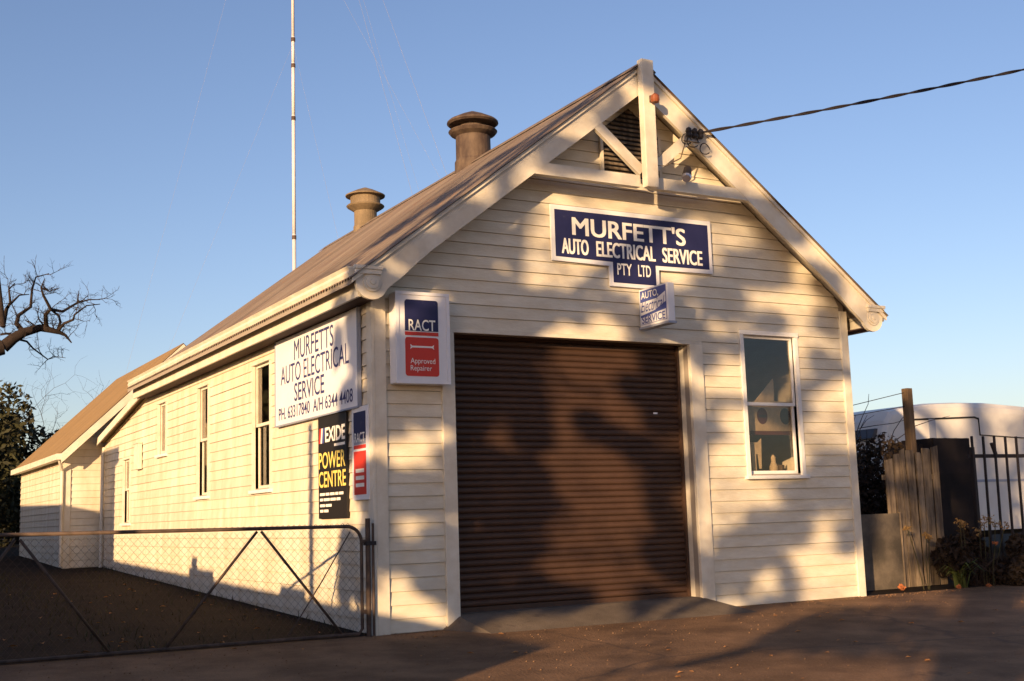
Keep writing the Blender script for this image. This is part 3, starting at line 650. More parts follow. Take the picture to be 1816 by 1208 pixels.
for s_ in (0, math.pi):
    pts = []
    for i in range(0, 401):
        t = i / 400; p = A.lerp(B, t); p.z -= .62 * 4 * t * (1 - t) * .5
        ph = t * 150 + s_; p += Vector((.010 * math.cos(ph), 0, .010 * math.sin(ph))); pts.append(p)
    b.tube(pts, .0115, 5)
tag(b.build('service_cable', 'iron', origin=None), 'black twisted service cable rising from the gable to upper right', 'cable')
g = thing('street_pole', 'timber street pole carrying the service cable', 'pole', (20.4, -7.75, ground_z(20.4, -7.75)))
MB().tube([(20.4, -7.65, -.6), (20.4, -7.65, 10.6)], [.16, .11], 12).build('post', 'pole_wood', g)
MB().box(19.6, 21.2, -7.76, -7.66, 9.93, 10.03).build('crossarm', 'pole_wood', g)

# ---------------------------------------------------------------- window display inside
g = thing('window_shelf', 'dark timber shelf behind the front window', 'shelf', (5.4, .3, 0))
MB().box(4.85, 6.0, .11, .75, 1.40, 1.43).build('shelf_board', 'darkwood', g)
for x in (4.9, 5.92): MB().box(x, x + .05, .6, .65, -.01, 1.40).build('leg', 'darkwood', g)
g = thing('display_board', 'faded cream display board with dark discs propped in the front window', 'display', (5.45, .45, 1.43))
DB = lambda a, d, z: (a, .205 - d, z)
MB().box(5.07, 5.97, .21, .225, 1.98, 2.36).build('panel', 'paper', g)
MB().box(5.05, 5.99, .195, .23, 1.93, 1.979).build('lower_rail', 'maroon', g)
for x in (5.10, 5.92): MB().box(x, x + .03, .231, .25, 1.43, 2.2).build('leg', 'darkwood', g)
for a, m in ((5.40, 'maroon'), (5.78, 'black')):
    flat('disc', DB, [(a + .085 * math.cos(2 * math.pi * k / 20), 2.17 + .105 * math.sin(2 * math.pi * k / 20)) for k in range(20)], .0, m, g)
    flat('disc_band', DB, [(a - .06, 2.15), (a + .06, 2.15), (a + .06, 2.185), (a - .06, 2.185)], .002, 'black', g)
tag(MB().prism([(5.30, .21, 2.362), (5.62, .21, 2.362), (5.62, .21, 2.66)], (0, .01, 0)).build('paper_pennant', 'paper', origin=(5.46, .21, 2.362)), 'cream triangular card standing on the display board in the window', 'card')
b = MB(); b.prism([(5.02, .135, 1.86), (5.02, .135, 1.432), (5.09, .135, 1.432), (5.09, .135, 1.68), (5.13, .135, 1.68), (5.13, .135, 1.432), (5.20, .135, 1.432), (5.20, .135, 1.68), (5.235, .135, 1.68), (5.25, .135, 1.50), (5.28, .135, 1.50), (5.30, .135, 1.88), (5.24, .135, 1.83), (5.07, .135, 1.83)], (0, .012, 0))
tag(b.build('card_cutout', 'paper', origin=(5.15, .135, 1.43)), 'pale cut-out card with legs standing on the window shelf', 'card')
tag(MB().lathe((5.62, .3, 1.431), [(.05, 0), (.055, .1), (.03, .16), (.03, .22), (.012, .25)], 12).build('bottle', 'paper', origin=(5.62, .3, 1.431)), 'small pale bottle on the window shelf', 'bottle')
tag(MB().lathe((5.72, .28, 1.431), [(.045, 0), (.05, .11), (.045, .12), (.01, .125)], 12).build('small_tin', 'curtain', origin=(5.72, .28, 1.431)), 'small yellow tin on the window shelf', 'tin')

# ---------------------------------------------------------------- lane gate
g = thing('lane_gate', 'rusty pipe gate with diagonal braces and chain wire across the lane', 'gate', (-2.2, -.02, ground_z(-2, 0)))
gy = -.03; gx0, gx1, gb, gt = -4.45, -.175, -.115, .955
fr = [(gx0 + .15, gy, gt + .03), (gx1 - .16, gy, gt)]
for k in range(1, 9): a = R(90 - 90 * k / 8); fr.append((gx1 - .16 + .16 * math.cos(a), gy, gt - .16 + .16 * math.sin(a)))
fr += [(gx1, gy, gb + .05), (gx1 - .04, gy, gb), (gx0 + .05, gy, gb), (gx0, gy, gb + .05), (gx0, gy, gt - .1), (gx0 + .15, gy, gt + .03)]
MB().tube(fr, .018, 8).build('frame', 'rust', g, smooth=True)
for p, q in (((-1.22, gt - .02), (-.40, gb + .02)), ((-1.26, gt - .02), (-2.12, gb + .02)), ((-3.42, gt - .02), (-2.64, gb + .02)), ((-3.46, gt - .02), (-4.2, gb + .02))):
    MB().tube([(p[0], gy, p[1]), (q[0], gy, q[1])], .0135, 8).build('brace', 'rust', g, smooth=True)
b = MB(); st = .072; x = gx0
while x < gx1 + 1.2:
    for s_ in (1, -1):
        a0 = x if s_ > 0 else x; z0, z1 = gb + .02, gt - .02
        xa, xb = a0, a0 - s_ * (z1 - z0) * .9
        if s_ < 0: xa -= 1.0; xb -= 1.0
        lo, hi = gx0 + .02, gx1 - .02; za, zb = z0, z1
        def clipx(xa, za, xb, zb):
            if xa == xb: return None
            t0, t1 = 0, 1
            for bnd, sg in ((lo, 1), (hi, -1)):
                fa, fb = sg * (xa - bnd), sg * (xb - bnd)
                if fa < 0 and fb < 0: return None
                if fa < 0: t0 = max(t0, fa / (fa - fb))
                if fb < 0: t1 = min(t1, fa / (fa - fb))
            if t0 >= t1: return None
            return xa + (xb - xa) * t0, za + (zb - za) * t0, xa + (xb - xa) * t1, za + (zb - za) * t1
        r_ = clipx(xa, za, xb, zb)
        if r_: b.tube([(r_[0], gy - .006 * s_, r_[1]), (r_[2], gy - .006 * s_, r_[3])], .0013, 3, cap=False)
    x += st
stuff(b.build('chain_wire', 'wire', g))
b = MB()
for k in range(72):
    x = gx0 + .1 + k * .0565; b.tube([(x, gy, gt + .018), (x + .02, gy, gt + .032), (x + .04, gy, gt + .012)], .0025, 3)
stuff(b.build('wire_ties', 'wire', g))
MB().tube([(-.30, gy - .01, .90), (-.62, gy - .01, .40), (-.95, gy - .01, -.08)], .006, 6).build('tie_wire', 'rust', g)
for z in (.10, .80): MB().box(gx1 - .01, -.10, gy - .025, gy + .02, z - .02, z + .02).build('hinge', 'rust', g)
g = thing('gate_post', 'slim steel post with collar beside the building corner', 'post', (-.11, -.03, -.15))
MB().tube([(-.11, -.045, -.3), (-.11, -.045, 1.03)], .026, 10).build('pipe', 'rust', g)
MB().tube([(-.06, -.06, -.3), (-.06, -.06, .98)], .014, 8).build('thin_rod', 'rust', g)
MB().box(-.15, -.035, -.09, -.02, .76, .80).build('collar', 'iron', g)

# ---------------------------------------------------------------- mast
mx, my = 5.0, 16.85; mz = ground_z(mx, my)
g = thing('radio_mast', 'tall thin pale tube mast rising behind the roof', 'mast', (mx, my, mz))
zs = [mz - .2, 8.1, 11.2, 12.6, 13.3, 17, 21.5]
for i in range(len(zs) - 1):
    MB().tube([(mx, my, zs[i]), (mx, my, zs[i + 1] + .08)], .047 - .002 * i, 10).build('tube_section', 'mast', g, smooth=True)
    MB().tube([(mx, my, zs[i + 1] - .05), (mx, my, zs[i + 1] + .05)], .056, 10).build('joint_collar', 'rust', g)
for (ex, ey, ez, ht) in ((1.5, 19.6, 4.83, 21.3), (1.5, 15.2, 4.83, 13.2), (APX, 6.2, 6.33, 21.3), (APX, 9.6, 6.33, 13.2), (13, 20, ground_z(13, 20), 21.3), (13, 14, ground_z(13, 14), 17), (APX, 4.9, 6.33, 21.4)):
    MB().tube([(mx, my, ht), (ex, ey, ez)], .002, 4).build('guy_wire', 'galv', g)

# ---------------------------------------------------------------- right-hand yard
gz0 = ground_z(8, .5)
g = thing('sheet_panel', 'dull grey flat sheet panel standing between the wall and the paling fence', 'panel', (7.68, .55, gz0))
MB().box(7.30, 8.05, .55, .565, gz0 - .03, .885).build('sheet', 'sheet', g)
MB().box(7.28, 7.30, .54, .575, gz0 - .03, .90).build('edge_batten', 'grey_wood', g); MB().box(8.051, 8.075, .54, .575, gz0 - .03, .90).build('edge_batten', 'grey_wood', g)
g = thing('paling_fence', 'short run of leaning weathered timber palings right of the workshop', 'fence', (8.45, .6, gz0))
for z in (.25, 1.35): MB().box(7.92, 9.02, .655, .70, z, z + .07).build('rail', 'grey_wood', g)
pw = [(7.93, 8.10, 1.62), (8.105, 8.25, 1.70), (8.255, 8.36, 1.76), (8.365, 8.53, 1.76), (8.535, 8.66, 1.73), (8.665, 8.84, 1.79), (8.845, 8.99, 1.80)]
for k, (xa, xb, zt) in enumerate(pw):
    l = rnd.uniform(-.012, .03); yo = .615 + rnd.uniform(-.008, .008)
    MB().hexa([(xa, yo, gz0 - .05), (xb - .022, yo, gz0 - .05), (xb - .022, yo + .02, gz0 - .05), (xa, yo + .02, gz0 - .05), (xa - l, yo, zt), (xb - .022 - l, yo, zt + rnd.uniform(-.04, .04)), (xb - .022 - l, yo + .02, zt), (xa - l, yo + .02, zt)]).build('paling', 'grey_wood', g)
g = thing('timber_post', 'square timber post standing up behind the palings with thin wires', 'post', (8.63, .78, gz0))
MB().box(8.575, 8.685, .72, .83, gz0 - .1, 2.66).build('shaft', 'pole_wood', g, bevel=.008)
MB().tube([(8.58, .78, 2.60), (7.6, 1.7, 2.33), (6.74, 2.6, 2.15)], .0055, 5).build('strung_wire', 'iron', g)
MB().tube([(8.58, .78, 2.40), (7.6, 1.7, 2.22), (6.74, 2.6, 2.08)], .0055, 5).build('strung_wire', 'iron', g)
g = thing('iron_railing', 'black iron picket railing with flat rail at the right edge', 'fence', (10.6, .5, gz0))
for k in range(14):
    x = 9.55 + k * .24
    MB().bar((x, .5, gz0 - .05), (x - .0 + .03, .5, 1.955), .028, .028).build('picket', 'iron', g)
for z in (.12, 1.64): MB().box(9.5, 12.75, .516, .53, z, z + .055).build('rail', 'iron', g)
for x in (9.60, 11.2, 12.72): MB().box(x, x + .06, .532, .59, gz0 - .1, 1.80).build('post', 'iron', g)
MB().bar((10.10, .52, 1.66), (10.02, .52, 1.86), .05, .03).build('latch', 'iron', g)
# dark timber crate-bin behind
g = thing('slatted_bin', 'tall dark timber bin between the palings and the white van', 'bin', (10.9, 2.3, ground_z(10.9, 2.3)))
for k in range(11):
    z = -.05 + k * .19
    MB().box(10.47, 11.30, 2.0, 2.025, z, z + .1899).build('slat', 'darkwood', g); MB().box(10.45, 10.475, 2.03, 2.65, z, z + .1899).build('slat', 'darkwood', g)
for x in (10.48, 10.75, 11.0, 11.24):
    MB().box(x, x + .06, 2.03, 2.09, -.15, 2.045).build('upright', 'darkwood', g)
MB().box(10.476, 11.3, 2.6, 2.66, -.1, 1.98).build('back_panel', 'darkwood', g)
g = thing('stacked_pallet', 'dark pallet leaning upright behind the timber post', 'pallet', (9.9, 2.3, ground_z(9.9, 2.3)))
for k in range(5): MB().box(9.66 + k * .175, 9.82 + k * .175, 2.2, 2.22, -.12, 1.95 + (.02 if k % 2 else 0)).build('board', 'darkwood', g)
for z in (.2, 1.0, 1.7): MB().box(9.66, 10.52, 2.225, 2.29, z, z + .09).build('bearer', 'darkwood', g)
# the white van
g = thing('white_van', 'white high-roofed camper van parked behind the iron railing', 'van', (15.5, 6, ground_z(15, 6)))
vy0, vy1 = 5.0, 7.1
side = [(12.55, .45), (12.38, 1.2), (12.42, 1.9), (12.62, 2.62), (12.78, 2.80), (13.2, 2.88), (13.9, 2.965), (14.7, 3.0), (15.6, 3.01), (16.6, 2.965), (17.6, 2.87), (18.3, 2.7), (18.6, 2.3), (18.7, 1.2), (18.6, .45)]
def vanloft():
    b = MB(); n = len(side); offs = [(vy0 + .32, .86), (vy0 + .12, .95), (vy0 + .02, .99), (vy0, 1.0), (vy1, 1.0), (vy1 - .02 + .04, .99), (vy1 + .06 - .1, .95), (vy1 - .25, .86)]
    ringsY = [vy0, vy0 + .015, vy0 + .09, vy0 + .25, vy1 - .25, vy1 - .09, vy1 - .015, vy1]; drop = [.22, .12, .03, 0, 0, .03, .12, .22]
    for y, d in zip(ringsY, drop):
        for (x, z) in side:
            zz = z - d * max(0, (z - 1.8) / 1.2); xx = x + (15.5 - x) / 3.2 * d * .25; b.v.append((xx, y, zz))
    for r in range(7):
        for i in range(n):
            i2 = (i + 1) % n; b.f.append((r * n + i, (r + 1) * n + i, (r + 1) * n + i2, r * n + i2))
    b.f.append(tuple(range(n))); b.f.append(tuple(range(7 * n, 8 * n))[::-1]); return b
vb = vanloft().build('body', 'vanwhite', g)
yq = vy0 - .006
def strip(pts, w, m, nm, par): 
    for i in range(len(pts) - 1): MB().bar((pts[i][0], yq, pts[i][1]), (pts[i + 1][0], yq, pts[i + 1][1]), .012, w, up=(0, 0, 1)).build(nm, m, par)
strip([(13.28, 2.62), (15.05, 2.69), (15.16, 2.66)], .035, 'rubber', 'panel_seam', g); strip([(15.16, 2.68), (15.17, 2.33)], .035, 'rubber', 'panel_seam', g); strip([(15.17, 2.335), (16.5, 2.28), (18.4, 2.2)], .022, 'rubber', 'panel_seam', g)
MB().box(13.74, 13.92, yq - .012, vy0 + .004, 1.5, 2.64).build('awning_bracket', 'edgeblue', g)
MB().box(12.9, 18.5, yq - .004, vy0 + .003, 1.40, 1.45).build('blue_stripe', 'edgeblue', g)
MB().hexa([(12.40, 5.2, 2.28), (12.40, 6.9, 2.28), (12.5, 6.9, 2.28), (12.5, 5.2, 2.28), (12.50, 5.2, 2.46), (12.50, 6.9, 2.46), (12.6, 6.9, 2.46), (12.6, 5.2, 2.46)]).build('rear_window', 'vanglass', g)
for x in (13.6, 17.4):
    MB().tube([(x, vy0 - .02, .60), (x, vy0 + .22, .60)], .36, 20).build('wheel', 'rubber', g)
    MB().tube([(x, vy1 + .02, .60), (x, vy1 - .22, .60)], .36, 20).build('wheel', 'rubber', g)
    # set wheels on the ground
MB().box(12.5, 18.6, vy0 + .3, vy1 - .3, .35, .47).build('underbody', 'rubber', g)
for o in g.children:
    pass
# distant shed beyond
g = thing('distant_house', 'low grey roofed house far behind the right yard', 'house', (40, 33, ground_z(40, 33)))
hz = ground_z(40, 33)
MB().box(34.5, 47, 30.5, 37, hz - .1, 3.4).build('wall', 'board', g)
b = MB(); b.prism([(34, 30, 3.35), (34, 33.7, 4.42), (34, 37.5, 3.35)], (13.5, 0, 0)); b.build('roof', 'roof', g)
for x in (36, 39, 42): MB().box(x, x + 1.1, 30.47, 30.499, 1.6, 2.8).build('window', 'vanglass', g)

# ---------------------------------------------------------------- foliage helpers
def leaf_cloud(b, c, rx, ry, rz, n, s0, s1, shell=.35, rn=rnd, squash=0.0):
    c = Vector(c)
    for _ in range(n):
        while True:
            p = Vector((rn.uniform(-1, 1), rn.uniform(-1, 1), rn.uniform(-1, 1)))
            if p.length <= 1 and p.length > shell * rn.random(): break
        q = c + Vector((p.x * rx, p.y * ry, p.z * rz)); s = rn.uniform(s0, s1)
        u = Vector((rn.gauss(0, 1), rn.gauss(0, 1), rn.gauss(0, 1))).normalized(); w_ = u.orthogonal().normalized(); 
        w_ = (Matrix.Rotation(rn.uniform(0, 6.28), 3, u) @ w_); t = u.cross(w_)
        k = len(b.v); b.v += [tuple(q - w_ * s), tuple(q + t * s * .45), tuple(q + w_ * s), tuple(q - t * s * .45)]; b.f.append((k, k + 1, k + 2, k + 3))
    return b
def twigs(b, p, d, l, r, depth, rn, bend=.35, tubes=4):
    pts = [Vector(p)]; d = Vector(d).normalized(); n = 3
    for i in range(n):
        d = (d + Vector((rn.gauss(0, bend), rn.gauss(0, bend), rn.gauss(0, bend) + .05))).normalized(); pts.append(pts[-1] + d * l / n)
    b.tube(pts, [r, r * .85, r * .7, r * .5], tubes, cap=False)
    if depth > 0:
        for i in range(1, 4):
            for _ in range(2 if i == 3 else 1):
                dd = (d + Vector((rn.gauss(0, .7), rn.gauss(0, .7), rn.gauss(0, .7) + .15))).normalized(); twigs(b, pts[i], dd, l * rn.uniform(.5, .75), r * .55, depth - 1, rn, bend, 3)
    return pts

# ---------------------------------------------------------------- yard plants (right)
def shrub(name, label, c, r, n, m, s=(.03, .065), cat='shrub', group=None, stem=True, lobes=6, seed=1):
    rn = random.Random(seed); c = Vector(c); g = thing(name, label, cat, (c.x, c.y, ground_z(c.x, c.y)), group)
    b = MB()
    for k in range(lobes):
        o = Vector((rn.uniform(-.6, .6) * r[0], rn.uniform(-.6, .6) * r[1], rn.uniform(-.5, .6) * r[2])); f = rn.uniform(.4, .65)
        leaf_cloud(b, c + o, r[0] * f, r[1] * f, r[2] * f, n // lobes, *s, rn=rn)
    stuff(b.build('crown', m, g))
    if stem:
        b = MB(); gz_ = ground_z(c.x, c.y)
        for k in range(4): twigs(b, (c.x + rn.uniform(-.1, .1), c.y + rn.uniform(-.1, .1), gz_ - .05), (rn.uniform(-.3, .3), rn.uniform(-.3, .3), 1), (c.z - gz_) * 1.1, .03, 2, rn)
        b.build('trunk', 'bark', g)
    return g
shrub('dark_shrub', 'dark dense shrub filling the gap behind the sheet panel', (9.3, 2.4, .95), (.85, .8, 1.2), 9000, 'shrub', seed=3, lobes=12)
shrub('dark_shrub', 'dark low shrub under the iron railing at the right edge', (10.1, .05, .12), (.9, .4, .45), 7000, 'shrub', seed=4)
shrub('dark_shrub', 'dark leafy shrub at the foot of the palings', (9.05, .25, .15), (.5, .3, .5), 3000, 'shrub', seed=5)
shrub('autumn_shrub', 'wispy yellowing shrub top behind the dark shrub', (10.9, 4.2, 1.6), (.7, .6, .9), 900, 'autumn', seed=6)
def flower_plant(label, x, y, hts, seed, m='flower', rad=.05):
    rn = random.Random(seed); gz_ = ground_z(x, y); g = thing('dried_flower', label, 'flower', (x, y, gz_), 'dried flower heads by the railing')
    b = MB()
    for h, dx in hts:
        bh = MB()
        tip = Vector((x + dx, y + rn.uniform(-.08, .08), h)); b.tube([(x + dx * .3, y, gz_ - .03), (x + dx * .7, y, (h + gz_) / 2), tip], .006, 4)
        for q in range(26):
            d = Vector((rn.gauss(0, 1), rn.gauss(0, 1), rn.gauss(0, .6))).normalized() * rad * rn.uniform(.4, 1.1); leaf_cloud(bh, tip + d, .012, .012, .012, 2, .012, .024, rn=rn)
        bh.build('flower_head', m, g)
    b.build('stem', 'grass', g)
flower_plant('tan dried flower heads before the white van', 9.15, .1, [(.72, .05), (.78, .18), (.70, .32), (.62, -.08), (.66, .42)], 11, rad=.075)
flower_plant('single tan dried flower head above the palings foot', 8.78, .15, [(.74, 0), (.70, .1)], 12, rad=.07)
flower_plant('small tan flower heads in front of the palings', 8.12, .2, [(.58, 0), (.55, .08), (.68, -.25)], 13)
flower_plant('orange bloom low by the dark shrub', 9.1, -.05, [(.44, .05)], 14, 'orange', .035)
rn = random.Random(21); g = thing('strap_leaf_plant', 'green strap-leaved plant at the foot of the palings', 'plant', (8.62, .1, ground_z(8.6, .1)))
for k in range(26):
    a = rn.uniform(0, 6.28); l = rn.uniform(.25, .55); x, y = 8.62 + rn.uniform(-.06, .06), .08 + rn.uniform(-.06, .06); z = ground_z(x, y) - .02
    p = [Vector((x, y, z)), Vector((x + math.cos(a) * l * .2, y + math.sin(a) * l * .2, z + l * .6)), Vector((x + math.cos(a) * l * .5, y + math.sin(a) * l * .5, z + l * .8)), Vector((x + math.cos(a) * l * .8, y + math.sin(a) * l * .8, z + l * .6))]
    b = MB(); wd = Vector((-math.sin(a), math.cos(a), 0))
    for i, q in enumerate(p): ww = (.012, .016, .012, .001)[i]; b.v += [tuple(q - wd * ww), tuple(q + wd * ww)]
    for i in range(3): b.f.append((2 * i, 2 * i + 1, 2 * i + 3, 2 * i + 2))
    b.build('leaf', 'blade', g)
for k, (x, y, s) in enumerate(((7.72, .30, .055), (8.45, -.02, .035), (8.95, -.1, .035))):
    rn = random.Random(30 + k); b = MB(); z = ground_z(x, y) + s * .75
    leaf_cloud(b, (x, y, z), s, s, s * .8, 40, .015, .035, rn=rn)
    tag(b.build('leaf_clump', 'orange', origin=(x, y, ground_z(x, y))), ['orange leaf clump on the ground before the sheet panel', 'small orange leaf clump left of the strap-leaved plant', 'small orange leaf clump right of the strap-leaved plant'][k], 'leaves', 'orange leaf clumps by the fence')

# leaf litter and lane grass
rn = random.Random(50); b = MB()
for _ in range(85):
    x, y = rn.uniform(-3, 9), rn.uniform(-6, -.1); s = rn.uniform(.018, .045); z = ground_z(x, y) + .014; a = rn.uniform(0, 6.28)
    k = len(b.v); ca, sa = math.cos(a) * s, math.sin(a) * s
    b.v += [(x - ca, y - sa, z), (x - sa * .5, y + ca * .5, z + s * .4), (x + ca, y + sa, z + .004), (x + sa * .5, y - ca * .5, z + s * .3)]; b.f.append((k, k + 1, k + 2, k + 3))
b2 = MB()
for _ in range(1500):
    x, y = rn.uniform(-4, 11), -abs(rn.gauss(0, 2.2)) - .05; s = rn.uniform(.004, .013)
    if rn.random() < .4: x, y = rn.uniform(-.2, 9), rn.uniform(-.28, -.03)
    if .85 < x < 4.5 and y > -.7: continue
    z = ground_z(x, y) + .008; b2.quadmesh([(x - s, y, z), (x, y - s * .8, z), (x + s, y, z), (x, y + s * .7, z), (x + s * .2, y, z + s * .9)], [(0, 1, 4), (1, 2, 4), (2, 3, 4), (3, 0, 4)])
o = stuff(b2.build('loose_stones', 'asphalt')); tag(o, 'loose small stones on the driveway and along the wall foot', 'stones')
o = stuff(b.build('fallen_leaves', 'leaflit')); tag(o, 'brown fallen leaves scattered on the driveway', 'leaves')
b = MB()
for _ in range(5200):
    x, y = rn.uniform(-5.5, -.02), rn.uniform(.05, 14)
    if rn.random() > .25 and not (x > -.45 or (-2.6 < x < -1.9)): continue
    z = ground_z(x, y); h = rn.uniform(.02, .10); a = rn.uniform(0, 6.28); dx, dy = math.cos(a) * .006, math.sin(a) * .006
    k = len(b.v); b.v += [(x - dx, y - dy, z), (x + dx, y + dy, z), (x + rn.uniform(-.04, .04), y + rn.uniform(-.04, .04), z + h)]; b.f.append((k, k + 1, k + 2))
o = stuff(b.build('lane_grass', 'grass')); tag(o, 'sparse dry grass along the shaded lane', 'grass')
b = MB()
for _ in range(60):
    x, y = rn.uniform(-3.4, -.2), rn.uniform(.3, 9); s = rn.uniform(.02, .05); z = ground_z(x, y) + .012; a = rn.uniform(0, 6.28); ca, sa = math.cos(a) * s, math.sin(a) * s
    k = len(b.v); b.v += [(x - ca, y - sa, z), (x - sa * .5, y + ca * .5, z + s * .4), (x + ca, y + sa, z), (x + sa * .5, y - ca * .5, z + s * .3)]; b.f.append((k, k + 1, k + 2, k + 3))
o = stuff(b.build('lane_leaf_litter', 'leaflit')); tag(o, 'brown leaf litter lying in the shaded lane', 'leaves')

# ---------------------------------------------------------------- trees behind on the left
def pxpt(zx, zy, depth_y, j=0.0):       # layout of the oak limb, drawn once in a flat plan and given depth
    px, py = zx * .2648, 460 + zy * .2648
    d = cf + cr * ((px - 908) / 2155.28) - cu * ((py - 604) / 2155.28)
    t = (depth_y + 11.696 + j) / d.y
    return Vector((-4.923, -11.696, .994)) + d * t
OAK = [([(20, 590), (90, 530), (160, 490), (270, 460), (340, 475), (400, 490), (440, 510), (480, 560)], .30, .03, 0),
       ([(160, 490), (110, 430), (125, 375), (205, 320), (215, 200), (240, 120), (330, 95)], .13, .02, 1.2),
       ([(310, 462), (305, 370), (340, 335), (290, 240), (275, 190), (300, 130)], .12, .02, -1.0),
       ([(340, 335), (420, 350), (520, 290), (600, 270), (670, 270)], .085, .02, .8),
       ([(385, 480), (430, 430), (490, 405), (500, 370), (580, 310), (670, 300)], .085, .02, -.8),
       ([(385, 475), (405, 420), (395, 380), (345, 340)], .075, .05, .3),
       ([(110, 532), (180, 550), (220, 595), (320, 670), (360, 650), (440, 660)], .06, .012, 1.0),
       ([(20, 450), (45, 330), (70, 290), (60, 200), (100, 160)], .11, .02, -1.3),
       ([(70, 500), (40, 498), (5, 505)], .06, .05, .5), ([(70, 300), (130, 240), (195, 235)], .06, .02, .6), ([(520, 290), (525, 210)], .05, .015, .2),
       ([(275, 190), (330, 215), (400, 190)], .05, .012, -.3), ([(250, 460), (200, 420), (170, 410)], .05, .02, .9), ([(300, 455), (260, 400), (250, 350)], .05, .015, -.6)]
OD = 40.0; rn = random.Random(77)
p0 = pxpt(20, 590, OD); tb = Vector((p0.x - 5.2, OD, ground_z(-3, 28)))
g = thing('bare_oak_tree', 'bare gnarled tree reaching in from the left edge above the wing', 'tree', tuple(tb))
b = MB(); b.tube([tb - Vector((0, 0, .4)), tb + Vector((.1, 0, 2.5)), tb + Vector((.5, .2, 5)), tb + Vector((1.6, .1, 6.3)), tb + Vector((3.4, 0, 7.1)), p0], [.62, .5, .46, .40, .35, .30], 10, cap=False)
b.tube([tb + Vector((.4, .2, 4.6)), tb + Vector((-.6, .5, 7.5)), tb + Vector((-1.2, .2, 11)), tb + Vector((-.8, 0, 14))], [.38, .3, .2, .08], 8, cap=False)
b.tube([tb + Vector((.3, .2, 5)), tb + Vector((1.2, -.8, 8)), tb + Vector((2.8, -1.3, 11)), tb + Vector((4.4, -1.3, 12.8)), pxpt(20, 450, OD, -1.3)], [.3, .24, .18, .14, .11], 8, cap=False)
b.build('trunk', 'bark', g, smooth=True)
b = MB(); tw = MB()
for pts, r0, r1, dj in OAK:
    n = len(pts); P = []
    for i, (zx, zy) in enumerate(pts): P.append(pxpt(zx, zy, OD, dj * min(1, i / 2.0) + rn.uniform(-.2, .2) * (i > 0)))
    b.tube(P, [.85 * (r0 + (r1 - r0) * i / (n - 1)) for i in range(n)], 7, cap=False)
    for i in range(1, n):
        for _ in range(2 if i > n / 2 else 1):
            q = P[i - 1].lerp(P[i], rn.random()); twigs(tw, q, (rn.gauss(0, .6), rn.gauss(0, .6), rn.gauss(.25, .5)), rn.uniform(.3, .7), .02, 2, rn, .22, 3)
b.build('limb', 'bark', g, smooth=True); stuff(tw.build('twigs', 'bark', g))
def big_tree(name, label, base, crown_c, r, n, m, seed, lobes=9, s=(.10, .22), twig=True, cat='tree', group='trees beyond the wing'):
    rn = random.Random(seed); g = thing(name, label, cat, (base[0], base[1], ground_z(*base)), group); gz_ = ground_z(*base); cc = Vector(crown_c)
    b = MB(); b.tube([(base[0], base[1], gz_ - .3), (base[0] + .1, base[1], (gz_ + cc.z) / 2), tuple(cc)], [.28, .2, .08], 8)
    for k in range(5): twigs(b, Vector((base[0], base[1], gz_)).lerp(cc, rn.uniform(.4, .8)), (rn.gauss(0, 1), rn.gauss(0, 1), .7), r[0] * .5, .05, 1, rn)
    b.build('trunk', 'bark', g)
    b = MB()
    for k in range(lobes):
        o = Vector((rn.uniform(-.65, .65) * r[0], rn.uniform(-.65, .65) * r[1], rn.uniform(-.7, .75) * r[2])); f = rn.uniform(.28, .5)
        leaf_cloud(b, cc + o, r[0] * f, r[1] * f, r[2] * f, n // lobes, *s, rn=rn)
    stuff(b.build('crown', m, g))
    if twig:
        b = MB()
        for k in range(16):
            a = rn.uniform(0, 6.28); q = cc + Vector((math.cos(a) * r[0] * .6, math.sin(a) * r[1] * .6, rn.uniform(.1, .75) * r[2])); twigs(b, q, (math.cos(a) * .6, math.sin(a) * .6, .9), rn.uniform(.7, 1.5), .012, 2, rn, .3, 3)
        stuff(b.build('bare_twigs', 'bark', g))
    return g
big_tree('evergreen_tree', 'dark evergreen tree at the left edge behind the wing', (-1.3, 26.5), (-1.5, 26.5, 2.5), (1.9, 1.8, 2.6), 20000, 'conifer', 101, lobes=24, s=(.06, .14))
big_tree('evergreen_tree', 'lower dark bushy tree tucked behind the wing roof', (.4, 29), (.3, 29, 2.9), (2.2, 1.8, 1.9), 9000, 'conifer', 102, lobes=12, s=(.07, .16))
big_tree('evergreen_tree', 'dark hedge-like tree filling the bottom left edge', (-2.6, 22.0), (-2.75, 22.0, 1.6), (1.2, 1.6, 1.9), 7000, 'shrub', 103, lobes=12, twig=False)

big_tree('neighbour_tree', 'tall dark evergreen standing beyond the outbuilding, nearest the lane', (-5.0, 31), (-5.0, 31, 5.6), (2.2, 2.2, 4.6), 5000, 'conifer', 104, lobes=16, s=(.14, .3), twig=False)
big_tree('neighbour_tree', 'tall dark evergreen standing behind the outbuilding roof', (-8.6, 29), (-8.6, 29, 5.4), (2.4, 2.2, 4.4), 5000, 'conifer', 105, lobes=16, s=(.14, .3), twig=False)
big_tree('neighbour_tree', 'broad dark evergreen farthest from the lane behind the outbuilding', (-12.6, 27), (-12.6, 27, 4.8), (2.6, 2.2, 4.2), 5000, 'conifer', 106, lobes=16, s=(.14, .3), twig=False)
